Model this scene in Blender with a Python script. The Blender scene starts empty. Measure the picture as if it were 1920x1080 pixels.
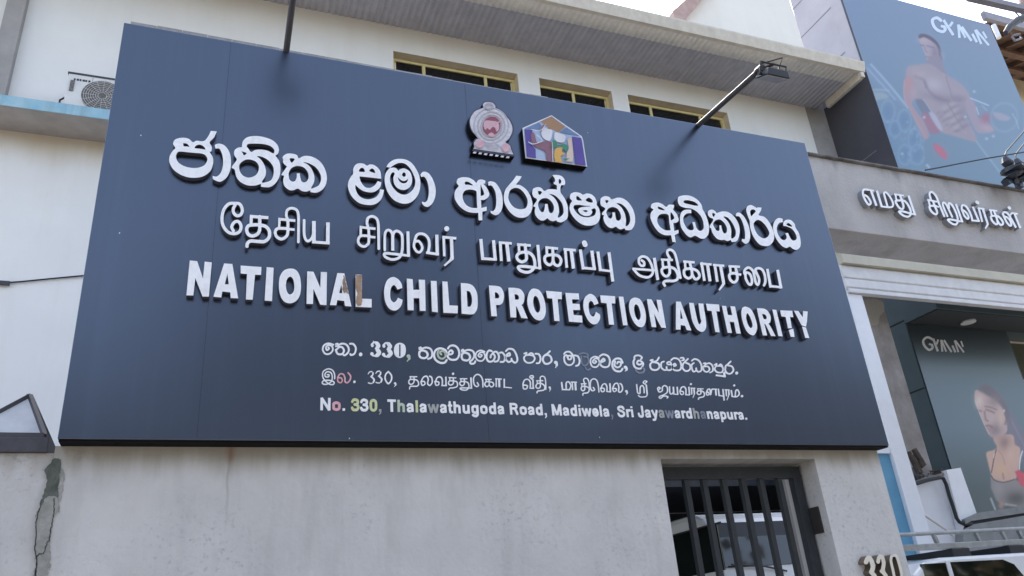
import bpy, bmesh, math, random
import numpy as np
from mathutils import Vector, Matrix
from mathutils.geometry import tessellate_polygon

# ------------------------------------------------------------------ camera, sky, sun, exposure
FOCAL = 1469.567            # focal length in pixels of the 1920 x 1080 frame
PP = np.array([960.0, 540.0])
R = np.array([[ 0.93296889,  0.07683116,  0.35166181],
               [-0.35104923,  0.41020578,  0.84172184],
               [-0.07958325, -0.9087509 ,  0.40968075]])
R[1] /= np.linalg.norm(R[1]); R[0] -= R[1]*R[0].dot(R[1]); R[0] /= np.linalg.norm(R[0]); R[2] = np.cross(R[0], R[1])
EYE = np.array([0.0, -3.912, 1.55])
scene = bpy.context.scene
COL = scene.collection
cam_d = bpy.data.cameras.new('camera'); cam = bpy.data.objects.new('camera', cam_d); COL.objects.link(cam)
cam_d.sensor_width = 36.0; cam_d.lens = FOCAL/1920*36.0; cam_d.clip_start = 0.05; cam_d.clip_end = 3000
M = Matrix.Identity(4)
for i in range(3):
    M[i][0] = R[i][0]; M[i][1] = -R[i][1]; M[i][2] = -R[i][2]; M[i][3] = EYE[i]
cam.matrix_world = M
scene.camera = cam
SUN_EL, SUN_AZ = math.radians(52), math.radians(20)      # the sun stands behind the building, a little to the right
w = bpy.data.worlds.new('World'); scene.world = w; w.use_nodes = True
nt = w.node_tree; bg = nt.nodes['Background']
sky = nt.nodes.new('ShaderNodeTexSky'); sky.sky_type = 'NISHITA'; sky.sun_disc = False
sky.sun_elevation = SUN_EL; sky.sun_rotation = SUN_AZ; sky.air_density = 1.0; sky.dust_density = 2.5; sky.ozone_density = 1.0
hs = nt.nodes.new('ShaderNodeHueSaturation'); hs.inputs['Saturation'].default_value = 0.68      # thin high cloud pales the blue
nt.links.new(sky.outputs[0], hs.inputs['Color']); nt.links.new(hs.outputs[0], bg.inputs[0]); bg.inputs[1].default_value = 0.15
sd = bpy.data.lights.new('sun', 'SUN'); sd.energy = 3.0; sd.angle = math.radians(0.5); sd.color = (1.0, 0.93, 0.83)
sun = bpy.data.objects.new('sun', sd); COL.objects.link(sun)
sdir = Vector((math.sin(SUN_AZ)*math.cos(SUN_EL), math.cos(SUN_AZ)*math.cos(SUN_EL), math.sin(SUN_EL)))
sun.rotation_euler = sdir.to_track_quat('Z', 'Y').to_euler(); sun.location = (0, 0, 30)
scene.view_settings.view_transform = 'Standard'; scene.view_settings.look = 'None'
scene.view_settings.exposure = 2.0; scene.view_settings.gamma = 1.0
scene.cycles.use_denoising = True

# ------------------------------------------------------------------ helpers
def ray(x, y):
    return R @ np.array([x-PP[0], y-PP[1], FOCAL])
def onX(x, y, c):
    d = ray(x, y); return Vector(EYE + d*(c-EYE[0])/d[0])
def onY(x, y, c):
    d = ray(x, y); return Vector(EYE + d*(c-EYE[1])/d[1])
def onZ(x, y, c):
    d = ray(x, y); return Vector(EYE + d*(c-EYE[2])/d[2])
def pix(P):
    P = np.asarray(P, float); d = (P-EYE) @ R; return PP + FOCAL*d[..., :2]/d[..., 2:]
def lin(h):
    h = h.lstrip('#'); c = [int(h[i:i+2], 16)/255 for i in (0, 2, 4)]
    return tuple(v/12.92 if v <= 0.04045 else ((v+0.055)/1.055)**2.4 for v in c)

def mat(name, col, rough=0.7, col2=None, scale=6.0, amount=0.5, bump=0.0, bscale=60.0, metal=0.0, spec=0.5, streak=0.0, streakcol=(0.05,0.045,0.04), stretch=(9,9,0.7), rvar=0.0, coat=0.0):
    """procedural surface: base colour broken by two noises, optional vertical dirt streaks and bump"""
    m = bpy.data.materials.new(name); m.use_nodes = True
    n = m.node_tree.nodes; l = m.node_tree.links; b = n['Principled BSDF']
    b.inputs['Roughness'].default_value = rough; b.inputs['Metallic'].default_value = metal
    b.inputs['Specular IOR Level'].default_value = spec; b.inputs['Coat Weight'].default_value = coat
    tc = n.new('ShaderNodeTexCoord')
    col = tuple(col)+(1,); c2 = tuple(col2)+(1,) if col2 else tuple(v*0.86 for v in col[:3])+(1,)
    nz = n.new('ShaderNodeTexNoise'); nz.inputs['Scale'].default_value = scale; nz.inputs['Detail'].default_value = 8; nz.inputs['Roughness'].default_value = 0.62
    l.new(tc.outputs['Object'], nz.inputs['Vector'])
    rp = n.new('ShaderNodeValToRGB'); rp.color_ramp.elements[0].position = 0.5-0.25*amount-0.05; rp.color_ramp.elements[1].position = 0.62+0.1*amount
    rp.color_ramp.elements[0].color = c2; rp.color_ramp.elements[1].color = col
    l.new(nz.outputs['Fac'], rp.inputs[0]); out = rp.outputs[0]
    if streak > 0:
        mp = n.new('ShaderNodeMapping'); mp.inputs['Scale'].default_value = stretch
        l.new(tc.outputs['Object'], mp.inputs[0])
        ns = n.new('ShaderNodeTexNoise'); ns.inputs['Scale'].default_value = 1.0; ns.inputs['Detail'].default_value = 6; ns.inputs['Roughness'].default_value = 0.6
        l.new(mp.outputs[0], ns.inputs['Vector'])
        r2 = n.new('ShaderNodeValToRGB'); r2.color_ramp.elements[0].position = 0.5; r2.color_ramp.elements[1].position = 0.72
        r2.color_ramp.elements[0].color = (0,0,0,1); r2.color_ramp.elements[1].color = (streak,)*3+(1,)
        l.new(ns.outputs['Fac'], r2.inputs[0])
        mx = n.new('ShaderNodeMixRGB'); mx.inputs[2].default_value = tuple(streakcol)+(1,)
        l.new(r2.outputs[0], mx.inputs[0]); l.new(out, mx.inputs[1]); out = mx.outputs[0]
    l.new(out, b.inputs['Base Color'])
    if rvar > 0:
        ra = n.new('ShaderNodeMapRange'); ra.inputs[3].default_value = max(0.02, rough-rvar); ra.inputs[4].default_value = rough+rvar
        l.new(nz.outputs['Fac'], ra.inputs[0]); l.new(ra.outputs[0], b.inputs['Roughness'])
    if bump > 0:
        nb = n.new('ShaderNodeTexNoise'); nb.inputs['Scale'].default_value = bscale; nb.inputs['Detail'].default_value = 6
        l.new(tc.outputs['Object'], nb.inputs['Vector'])
        bp = n.new('ShaderNodeBump'); bp.inputs['Strength'].default_value = bump; bp.inputs['Distance'].default_value = 0.02
        l.new(nb.outputs['Fac'], bp.inputs['Height']); l.new(bp.outputs[0], b.inputs['Normal'])
    return m

def tag(o, label=None, cat=None, group=None, kind=None):
    if label: o['label'] = label
    if cat: o['category'] = cat
    if group: o['group'] = group
    if kind: o['kind'] = kind
    return o
def empty(name, loc, label, cat, group=None):
    o = bpy.data.objects.new(name, None); COL.objects.link(o); o.location = loc; o.empty_display_size = 0.2
    bpy.context.view_layer.update()
    return tag(o, label, cat, group)

class MB:
    """collects shapes, builds them as ONE mesh object"""
    def __init__(s): s.v = []; s.f = []; s.m = []
    def add(s, verts, faces, mi=0):
        k = len(s.v); s.v += [tuple(p) for p in verts]; s.f += [tuple(i+k for i in f) for f in faces]; s.m += [mi]*len(faces); return s
    def box(s, a, b, mi=0):
        x0,y0,z0 = [min(p,q) for p,q in zip(a,b)]; x1,y1,z1 = [max(p,q) for p,q in zip(a,b)]
        v = [(x0,y0,z0),(x1,y0,z0),(x1,y1,z0),(x0,y1,z0),(x0,y0,z1),(x1,y0,z1),(x1,y1,z1),(x0,y1,z1)]
        return s.add(v, [(0,3,2,1),(4,5,6,7),(0,1,5,4),(1,2,6,5),(2,3,7,6),(3,0,4,7)], mi)
    def prism(s, pts, off, mi=0, side=None):
        n = len(pts); off = Vector(off); pts = [Vector(p) for p in pts]
        s.add(pts+[p+off for p in pts], [], mi)
        k = len(s.v)-2*n; side = mi if side is None else side
        tri = tessellate_polygon([pts])
        for t in tri:
            s.f.append(tuple(k+i for i in t)); s.m.append(mi); s.f.append(tuple(k+n+i for i in reversed(t))); s.m.append(side)
        for i in range(n):
            j = (i+1) % n; s.f.append((k+i, k+j, k+n+j, k+n+i)); s.m.append(side)
        return s
    def tube(s, pts, r, seg=10, mi=0, caps=True):
        pts = [Vector(p) for p in pts]; rs = r if isinstance(r, (list, tuple)) else [r]*len(pts)
        k = len(s.v); up = None
        for i, p in enumerate(pts):
            d = (pts[min(i+1, len(pts)-1)]-pts[max(i-1, 0)]).normalized()
            if up is None: up = Vector((0,0,1)) if abs(d.z) < 0.9 else Vector((1,0,0))
            a = d.cross(up).normalized(); b = a.cross(d).normalized(); up = b
            for q in range(seg):
                t = 2*math.pi*q/seg; s.v.append(tuple(p+a*(math.cos(t)*rs[i])+b*(math.sin(t)*rs[i])))
        for i in range(len(pts)-1):
            for q in range(seg):
                s.f.append((k+i*seg+q, k+i*seg+(q+1) % seg, k+(i+1)*seg+(q+1) % seg, k+(i+1)*seg+q)); s.m.append(mi)
        if caps:
            s.f.append(tuple(k+q for q in range(seg))); s.m.append(mi)
            s.f.append(tuple(k+(len(pts)-1)*seg+q for q in reversed(range(seg)))); s.m.append(mi)
        return s
    def bar(s, a, b, w, h, mi=0, upv=(0,0,1)):
        """rectangular bar from a to b, w across, h along the up vector"""
        a = Vector(a); b = Vector(b); d = (b-a).normalized(); u = Vector(upv); x = d.cross(u).normalized(); u = x.cross(d).normalized()
        v = []
        for p in (a, b):
            for sx, sz in ((-1,-1),(1,-1),(1,1),(-1,1)): v.append(p+x*(sx*w/2)+u*(sz*h/2))
        return s.add(v, [(0,1,2,3),(7,6,5,4),(0,4,5,1),(1,5,6,2),(2,6,7,3),(3,7,4,0)], mi)
    def build(s, name, mats, parent=None, bevel=0.0, smooth=False):
        me = bpy.data.meshes.new(name); me.from_pydata(s.v, [], s.f)
        for m_ in (mats if isinstance(mats, (list, tuple)) else [mats]): me.materials.append(m_)
        me.polygons.foreach_set('material_index', s.m)
        bm = bmesh.new(); bm.from_mesh(me); bmesh.ops.remove_doubles(bm, verts=bm.verts, dist=1e-6) if False else None
        bmesh.ops.recalc_face_normals(bm, faces=bm.faces)
        if bevel > 0:
            es = [e for e in bm.edges if len(e.link_faces) == 2 and e.calc_face_angle(0) > 0.6]
            bmesh.ops.bevel(bm, geom=es, offset=bevel, segments=2, profile=0.5, affect='EDGES', clamp_overlap=True)
        bm.to_mesh(me); bm.free()
        if smooth:
            for p in me.polygons: p.use_smooth = True
        o = bpy.data.objects.new(name, me); COL.objects.link(o)
        if parent is not None:
            o.parent = parent; o.matrix_parent_inverse = parent.matrix_world.inverted()
        return o

# ---- flat shapes from outlines and pen strokes: a signed distance field, then its zero contour
def crom(P, closed):
    P = np.array(P, float); n = len(P); out = []
    for i in range(n if closed else n-1):
        g = (lambda k: P[k % n]) if closed else (lambda k: P[min(max(k, 0), n-1)])
        p0, p1, p2, p3 = g(i-1), g(i), g(i+1), g(i+2)
        if np.allclose(p1, p2): out.append(p1); continue
        for t in np.linspace(0, 1, 7)[:-1]:
            out.append(0.5*((2*p1)+(-p0+p2)*t+(2*p0-5*p1+4*p2-p3)*t*t+(-p0+3*p1-3*p2+p3)*t**3))
    if not closed: out.append(P[-1])
    return np.array(out)
def seg_d(G, A, B):
    d = B-A; L = (d*d).sum()
    t = np.clip(((G-A) @ d)/L, 0, 1) if L > 1e-9 else np.zeros(len(G))
    q = G-(A+t[:, None]*d); return np.sqrt((q*q).sum(1))
def poly_sd(G, P):
    D = np.full(len(G), 1e9); ins = np.zeros(len(G), bool)
    for i in range(len(P)):
        A, B = P[i], P[(i+1) % len(P)]
        if np.allclose(A, B): continue
        D = np.minimum(D, seg_d(G, A, B))
        c = (A[1] > G[:, 1]) != (B[1] > G[:, 1])
        if abs(B[1]-A[1]) > 1e-12: ins ^= c & (G[:, 0] < (B[0]-A[0])*(G[:, 1]-A[1])/(B[1]-A[1])+A[0])
    return np.where(ins, -D, D)
def parse(txt):
    res = []
    for e in txt.split('|'):
        h, *nums = e.split(); k = h[0]; wd = float(h[1:]) if len(h) > 1 else 0.0
        res.append((k, wd, np.array([float(v) for v in nums]).reshape(-1, 2)))
    return res
def loops_of(txt, step):
    els = parse(txt); allp = np.concatenate([p for k, w_, p in els if k in 'OPSL']); mw = max(w_ for k, w_, p in els)
    lo = allp.min(0)-mw/2-3*step-12; hi = allp.max(0)+mw/2+3*step+12
    nx = int((hi[0]-lo[0])/step)+2; ny = int((hi[1]-lo[1])/step)+2
    gx, gy = np.meshgrid(lo[0]+np.arange(nx)*step, lo[1]+np.arange(ny)*step); G = np.stack([gx.ravel(), gy.ravel()], 1)
    F = np.full(len(G), 1e9)
    for k, wd, p in els:
        if k == 'O': F = np.minimum(F, poly_sd(G, crom(p, True)))
        elif k == 'P': F = np.minimum(F, poly_sd(G, p))
        elif k == 'S':
            c = crom(p, False)
            D = np.full(len(G), 1e9)
            for i in range(len(c)-1): D = np.minimum(D, seg_d(G, c[i], c[i+1]))
            F = np.minimum(F, D-wd/2)
        elif k == 'L':
            a, b = p[0], p[-1]; d = (b-a)/np.linalg.norm(b-a); nrm = np.array([-d[1], d[0]])*wd/2
            F = np.minimum(F, poly_sd(G, np.array([a+nrm, b+nrm, b-nrm, a-nrm])))
    for k, wd, p in els:
        if k == 'H': F = np.maximum(F, -poly_sd(G, crom(p, True)))
        elif k == 'Q': F = np.maximum(F, -poly_sd(G, p))
    F = F.reshape(ny, nx); F[np.abs(F) < 1e-6] = 1e-6
    return contour(F, lo, step)
def contour(F, lo, step):
    ny, nx = F.shape; nxt = {}
    def pt(e):
        (i, j), d = e[0], e[1]; a = F[i, j]; b = F[i, j+1] if d == 0 else F[i+1, j]; t = a/(a-b)
        return (lo[0]+(j+(t if d == 0 else 0))*step, lo[1]+(i+(t if d == 1 else 0))*step)
    I = F < 0
    code = I[:-1, :-1]*1+I[:-1, 1:]*2+I[1:, 1:]*4+I[1:, :-1]*8
    segs = {1:[(3,0)],2:[(0,1)],3:[(3,1)],4:[(1,2)],5:[(3,2),(1,0)],6:[(0,2)],7:[(3,2)],8:[(2,3)],9:[(2,0)],10:[(0,3),(2,1)],11:[(2,1)],12:[(1,3)],13:[(1,0)],14:[(0,3)]}
    for i, j in zip(*np.nonzero((code > 0) & (code < 15))):
        ed = {0: ((i, j), 0), 1: ((i, j+1), 1), 2: ((i+1, j), 0), 3: ((i, j), 1)}
        for a, b in segs[code[i, j]]: nxt[ed[a]] = ed[b]
    loops = []
    while nxt:
        s0 = next(iter(nxt)); c = s0; L = []
        while c in nxt: L.append(pt(c)); c = nxt.pop(c)
        L = simplify(np.array(L), step*0.16)
        if len(L) > 2: loops.append(L)
    return loops
def simplify(P, tol):
    n = len(P)
    if n < 5: return P
    a = 0; b = int(np.argmax(((P-P[0])**2).sum(1))); keep = {a, b}
    st = [(a, b), (b, n)]
    Q = np.concatenate([P, P[:1]])
    while st:
        i, j = st.pop()
        if j-i < 2: continue
        D = seg_d(Q[i+1:j], Q[i], Q[j]); k = int(np.argmax(D))
        if D[k] > tol: k += i+1; keep.add(k); st += [(i, k), (k, j)]
    return P[sorted(keep)]
def inside(p, L):
    c = False
    for i in range(len(L)):
        a, b = L[i], L[(i+1) % len(L)]
        if (a[1] > p[1]) != (b[1] > p[1]) and p[0] < (b[0]-a[0])*(p[1]-a[1])/(b[1]-a[1])+a[0]: c = not c
    return c
def islands(loops):
    """outer outlines, each with the holes that lie directly in it"""
    dep = [sum(inside(L[0], K) for j, K in enumerate(loops) if j != i) for i, L in enumerate(loops)]
    out = []
    for i, L in enumerate(loops):
        if dep[i] % 2 == 0: out.append([L]+[K for j, K in enumerate(loops) if dep[j] == dep[i]+1 and inside(K[0], L)])
    return out
def plate(name, loops, tf, off, mats, parent, mi=0, side=0, mb=None):
    """caps and sides of a cut-out plate; tf maps a 2D outline point to the front plane, off leads to the back"""
    off = Vector(off); own = mb is None; mb = MB() if own else mb
    for isl in islands(loops):
        pts = [[Vector((p[0], p[1], 0)) for p in L] for L in isl]
        fr = [tf(p.x, p.y) for L in pts for p in L]; n = len(fr); k = len(mb.v)
        mb.v += [tuple(p) for p in fr]+[tuple(Vector(p)+off) for p in fr]
        for t in tessellate_polygon(pts):
            mb.f.append(tuple(k+i for i in t)); mb.m.append(mi); mb.f.append(tuple(k+n+i for i in reversed(t))); mb.m.append(side)
        s = k
        for L in isl:
            m_ = len(L)
            for i in range(m_):
                j = (i+1) % m_; mb.f.append((s+i, s+j, s+n+j, s+n+i)); mb.m.append(side)
            s += m_
    return mb.build(name, mats, parent) if own else mb
def rect(x0, y0, x1, y1): return np.array([(x0, y0), (x1, y0), (x1, y1), (x0, y1)], float)
# ---- lettering traced as outlines (O smooth, P straight), holes (H smooth, Q straight) and pen strokes (S curved, L straight, first number = width)
# every line: x-origin, y-origin, zoom of the tracing sheet
SINHALA_TITLE = [
 (310,230,6,["O 512 92 512 92 578 98 578 98 548 165 498 222 522 268 518 322 500 330 535 395 535 470 500 550 420 605 310 620 200 598 100 535 48 450 50 375 85 315 112 285 88 240 110 190 185 170 260 180 310 220 350 203 430 208 475 165 500 120|H 160 325 280 335 420 350 465 385 470 430 430 485 340 510 230 495 150 450 120 390 130 345|H 200 230 200 230 245 238 275 272 275 272 205 265 205 265|H 330 285 350 255 395 248 440 275 450 303 450 303 380 292",
  "O 560 250 610 236 670 260 720 330 738 420 732 520 700 600 650 650 600 664 535 635 535 635 532 598 532 598 580 605 625 560 648 480 645 380 620 310 600 290 565 292 565 292",
  "O 862 260 875 205 920 165 1000 150 1100 160 1200 195 1260 250 1278 310 1262 355 1240 372 1280 430 1295 510 1285 600 1240 680 1170 725 1075 720 1075 720 1072 690 1010 707 930 705 850 670 800 610 780 530 752 510 752 490 800 425 800 405 775 360 780 310 820 280 862 275|H 915 270 930 240 1000 235 1100 240 1180 262 1225 305 1215 345 1150 315 1080 303 1010 308 965 330 930 285|H 858 322 890 332 915 342 885 368 872 345|H 830 490 850 450 900 418 960 415 1020 440 1052 490 1045 550 1010 595 945 618 880 600 840 550|H 1030 378 1090 385 1160 425 1210 490 1220 560 1195 640 1140 668 1085 670 1125 600 1130 530 1105 460 1070 410",
  "O 1325 420 1320 385 1360 352 1420 347 1480 365 1500 400 1560 375 1640 380 1720 420 1780 490 1815 590 1810 680 1770 750 1700 787 1630 780 1630 780 1628 762 1590 775 1540 770 1490 742 1440 760 1390 755 1340 710 1325 650 1335 598 1312 592 1312 575 1360 505 1365 490 1340 470 1322 440|H 1400 402 1455 408 1420 450|H 1390 560 1420 510 1480 487 1550 500 1600 550 1612 610 1595 655 1560 672 1530 655 1515 600 1512 570 1512 570 1478 570 1478 570 1478 610 1460 655 1425 662 1395 635 1388 590|H 1550 445 1610 455 1690 500 1740 570 1752 640 1725 705 1665 735 1640 735 1672 670 1675 600 1645 520 1600 470"]),
 (640,270,8,["O 598 520 598 520 272 485 272 485 290 560 350 640 425 658 500 620 545 555 545 555 600 575 600 575 580 650 510 710 425 725 320 700 245 645 212 610 212 610 215 680 260 770 340 820 430 828 520 795 570 730 580 680 580 680 640 687 640 687 620 780 570 860 480 910 370 912 260 880 160 790 105 670 105 570 150 480 175 450 180 370 215 310 275 288 340 298 385 325 430 305 500 320 560 370 590 430|H 268 412 285 365 320 358 348 385 352 420 352 420|H 425 408 440 375 470 368 500 400 510 440 510 440",
  "O 675 345 675 345 710 290 780 240 870 222 970 235 1060 290 1130 390 1175 500 1185 620 1160 740 1090 840 1000 890 900 890 790 840 705 740 660 620 650 520 670 430 715 370 735 357|H 738 357 790 315 860 285 940 290 1010 340 1070 430 1108 540 1100 630 1050 710 960 760 860 735 780 660 735 570 732 490 755 435 785 425 800 445 780 510 795 600 850 665 930 690 1010 660 1055 590 1060 500 1030 420 980 380 930 365 880 380 855 400 825 365 780 352|H 912 450 935 425 962 440 965 475 940 492 915 475|H 850 500 880 530 930 555 980 540 1005 520 985 570 940 590 890 575 860 540",
  "O 1190 460 1220 420 1270 418 1330 460 1385 560 1415 680 1405 800 1365 890 1300 942 1245 930 1210 890 1210 890 1212 862 1212 862 1255 875 1295 830 1312 730 1305 620 1275 530 1240 490 1200 492"]),
 (840,310,8,["O 130 245 150 200 220 178 310 185 380 220 425 262 450 225 500 212 560 228 560 228 558 275 558 275 535 280 590 350 620 430 600 480 550 515 495 520 495 520 500 640 500 640 580 620 580 620 580 680 580 680 515 695 515 695 515 825 515 825 460 825 460 825 455 712 455 712 380 712 280 690 180 620 110 520 97 440 115 370 160 310 135 275|H 255 250 310 250 375 300 300 290 260 290|H 265 375 330 362 415 380 430 430 435 560 440 640 440 640 350 635 270 590 225 510 220 440 240 395|H 490 290 510 340 540 410 535 445 490 460 490 460",
  "O 605 250 650 240 710 262 770 340 810 440 822 550 810 650 770 720 710 748 640 715 640 715 638 680 638 680 680 685 715 630 725 520 710 400 670 320 640 300 608 300",
  "O 1025 155 1025 155 1105 165 1105 165 1075 220 1025 285 1090 300 1180 370 1245 480 1268 590 1250 690 1190 765 1100 788 1010 765 920 690 850 570 838 460 865 360 920 290 980 220|H 905 460 930 380 985 342 1060 345 1130 400 1185 490 1195 570 1165 640 1090 658 1010 640 950 590 912 520",
  "O 1265 400 1280 350 1340 327 1400 340 1445 385 1500 360 1580 358 1635 365 1635 365 1630 300 1590 280 1588 250 1605 245 1600 195 1565 150 1565 150 1600 143 1680 152 1735 190 1758 250 1745 295 1695 305 1688 400 1740 480 1790 590 1800 700 1785 800 1700 855 1630 840 1630 840 1625 825 1570 838 1520 820 1490 795 1440 825 1380 820 1320 760 1300 690 1310 630 1285 620 1285 600 1335 515 1290 480 1268 440|H 1350 385 1410 400 1370 445|H 1665 205 1700 230 1690 270 1665 270|H 1350 580 1380 520 1440 492 1510 505 1570 570 1590 640 1575 700 1545 718 1515 695 1500 630 1495 580 1495 580 1455 580 1455 580 1450 650 1430 700 1395 695 1365 650|H 1520 430 1590 445 1660 500 1715 580 1735 680 1720 740 1670 780 1645 775 1665 700 1655 600 1620 520 1570 465"]),
 (980,320,8,["O 708 385 725 345 790 322 860 335 905 360 960 342 1030 355 1085 405 1112 480 1110 510 1150 580 1162 680 1140 760 1080 810 980 825 890 805 800 740 730 650 703 570 715 500 740 455 712 420|H 805 390 830 385 880 430 880 448 815 440|H 945 440 990 405 1040 435 1048 475 985 470|H 790 515 850 512 930 525 1010 530 1000 537 900 545 845 565 835 600 870 650 940 680 1010 670 1045 620 1030 585 1080 565 1100 600 1085 660 1030 690 960 700 870 680 800 620 765 560 770 525|H 905 600 945 590 978 605 945 622",
  "O 1165 470 1175 415 1230 382 1300 395 1335 430 1420 405 1500 415 1580 470 1650 570 1685 690 1680 800 1630 885 1540 890 1540 890 1525 865 1470 880 1430 865 1395 840 1340 862 1280 840 1225 770 1212 700 1220 668 1192 660 1195 630 1240 570 1180 525|H 1240 445 1290 450 1258 490|H 1255 620 1290 565 1350 545 1420 570 1465 640 1475 710 1445 750 1405 735 1390 670 1385 625 1385 625 1345 625 1345 625 1345 690 1320 718 1285 700 1265 660|H 1410 490 1480 500 1550 560 1600 650 1615 740 1590 810 1545 830 1550 740 1530 640 1480 550"]),
 (1200,350,6,["O 122 220 140 190 195 178 250 195 295 228 325 203 385 205 385 205 380 245 380 245 370 255 415 310 435 370 420 400 375 410 375 410 385 500 385 500 432 485 432 485 435 522 435 522 390 545 390 545 402 625 402 625 365 622 365 622 350 545 350 545 280 545 210 510 150 430 118 350 125 290 150 258 128 240|H 198 225 240 235 278 265 215 255|H 195 360 215 320 260 305 318 318 330 400 345 490 345 490 290 490 235 460 200 410|H 345 290 375 320 385 355 360 375 345 370",
  "O 425 160 435 115 490 98 560 102 630 135 680 185 700 228 700 228 705 255 745 330 775 440 770 530 730 580 680 582 620 552 570 570 520 540 465 460 450 370 460 300 500 262 575 258 575 258 578 298 578 298 520 305 488 350 495 410 535 475 580 490 605 470 588 400 588 400 618 398 618 398 635 460 665 495 700 490 718 450 700 360 650 290 580 248 520 240 460 222 435 195|H 490 165 510 152 560 155 620 175 655 210 610 212 540 195 500 185",
  "O 762 300 775 268 815 258 850 280 865 295 930 278 1000 290 1070 350 1115 440 1120 530 1090 610 1030 622 1030 622 1020 600 985 612 945 598 910 600 860 580 815 520 800 470 785 460 785 440 825 370 780 340|H 812 298 845 308 825 340|H 822 420 850 380 900 370 950 410 978 470 970 520 940 520 920 470 915 435 915 435 893 435 893 435 893 490 865 495 838 460|H 940 338 990 350 1040 410 1075 490 1075 550 1045 580 1025 570 1025 480 995 400",
  "O 1080 330 1085 298 1125 295 1180 350 1225 450 1240 550 1225 620 1185 642 1145 612 1145 612 1148 585 1148 585 1180 585 1178 490 1150 390 1115 335",
  "O 1195 265 1210 220 1250 207 1290 225 1315 240 1320 232 1320 232 1368 235 1368 235 1360 270 1335 320 1400 340 1460 410 1505 520 1505 600 1465 655 1410 668 1340 645 1275 560 1240 460 1235 390 1215 335|H 1240 275 1270 255 1302 275 1275 310 1250 330|H 1278 430 1300 385 1340 375 1400 420 1450 500 1450 545 1410 580 1360 570 1310 520",
  "O 1500 430 1520 380 1560 352 1605 362 1605 362 1605 398 1605 398 1565 410 1540 460 1550 530 1590 590 1630 600 1650 570 1635 525 1635 525 1665 520 1665 520 1690 575 1720 605 1760 590 1755 540 1715 480 1660 450 1612 440 1612 440 1615 400 1650 372 1700 378 1740 420 1750 460 1790 530 1808 620 1800 680 1760 710 1720 700 1685 675 1645 690 1590 660 1530 580 1500 490|H 1648 425 1668 408 1700 430 1710 450 1670 442"]),
]
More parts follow.
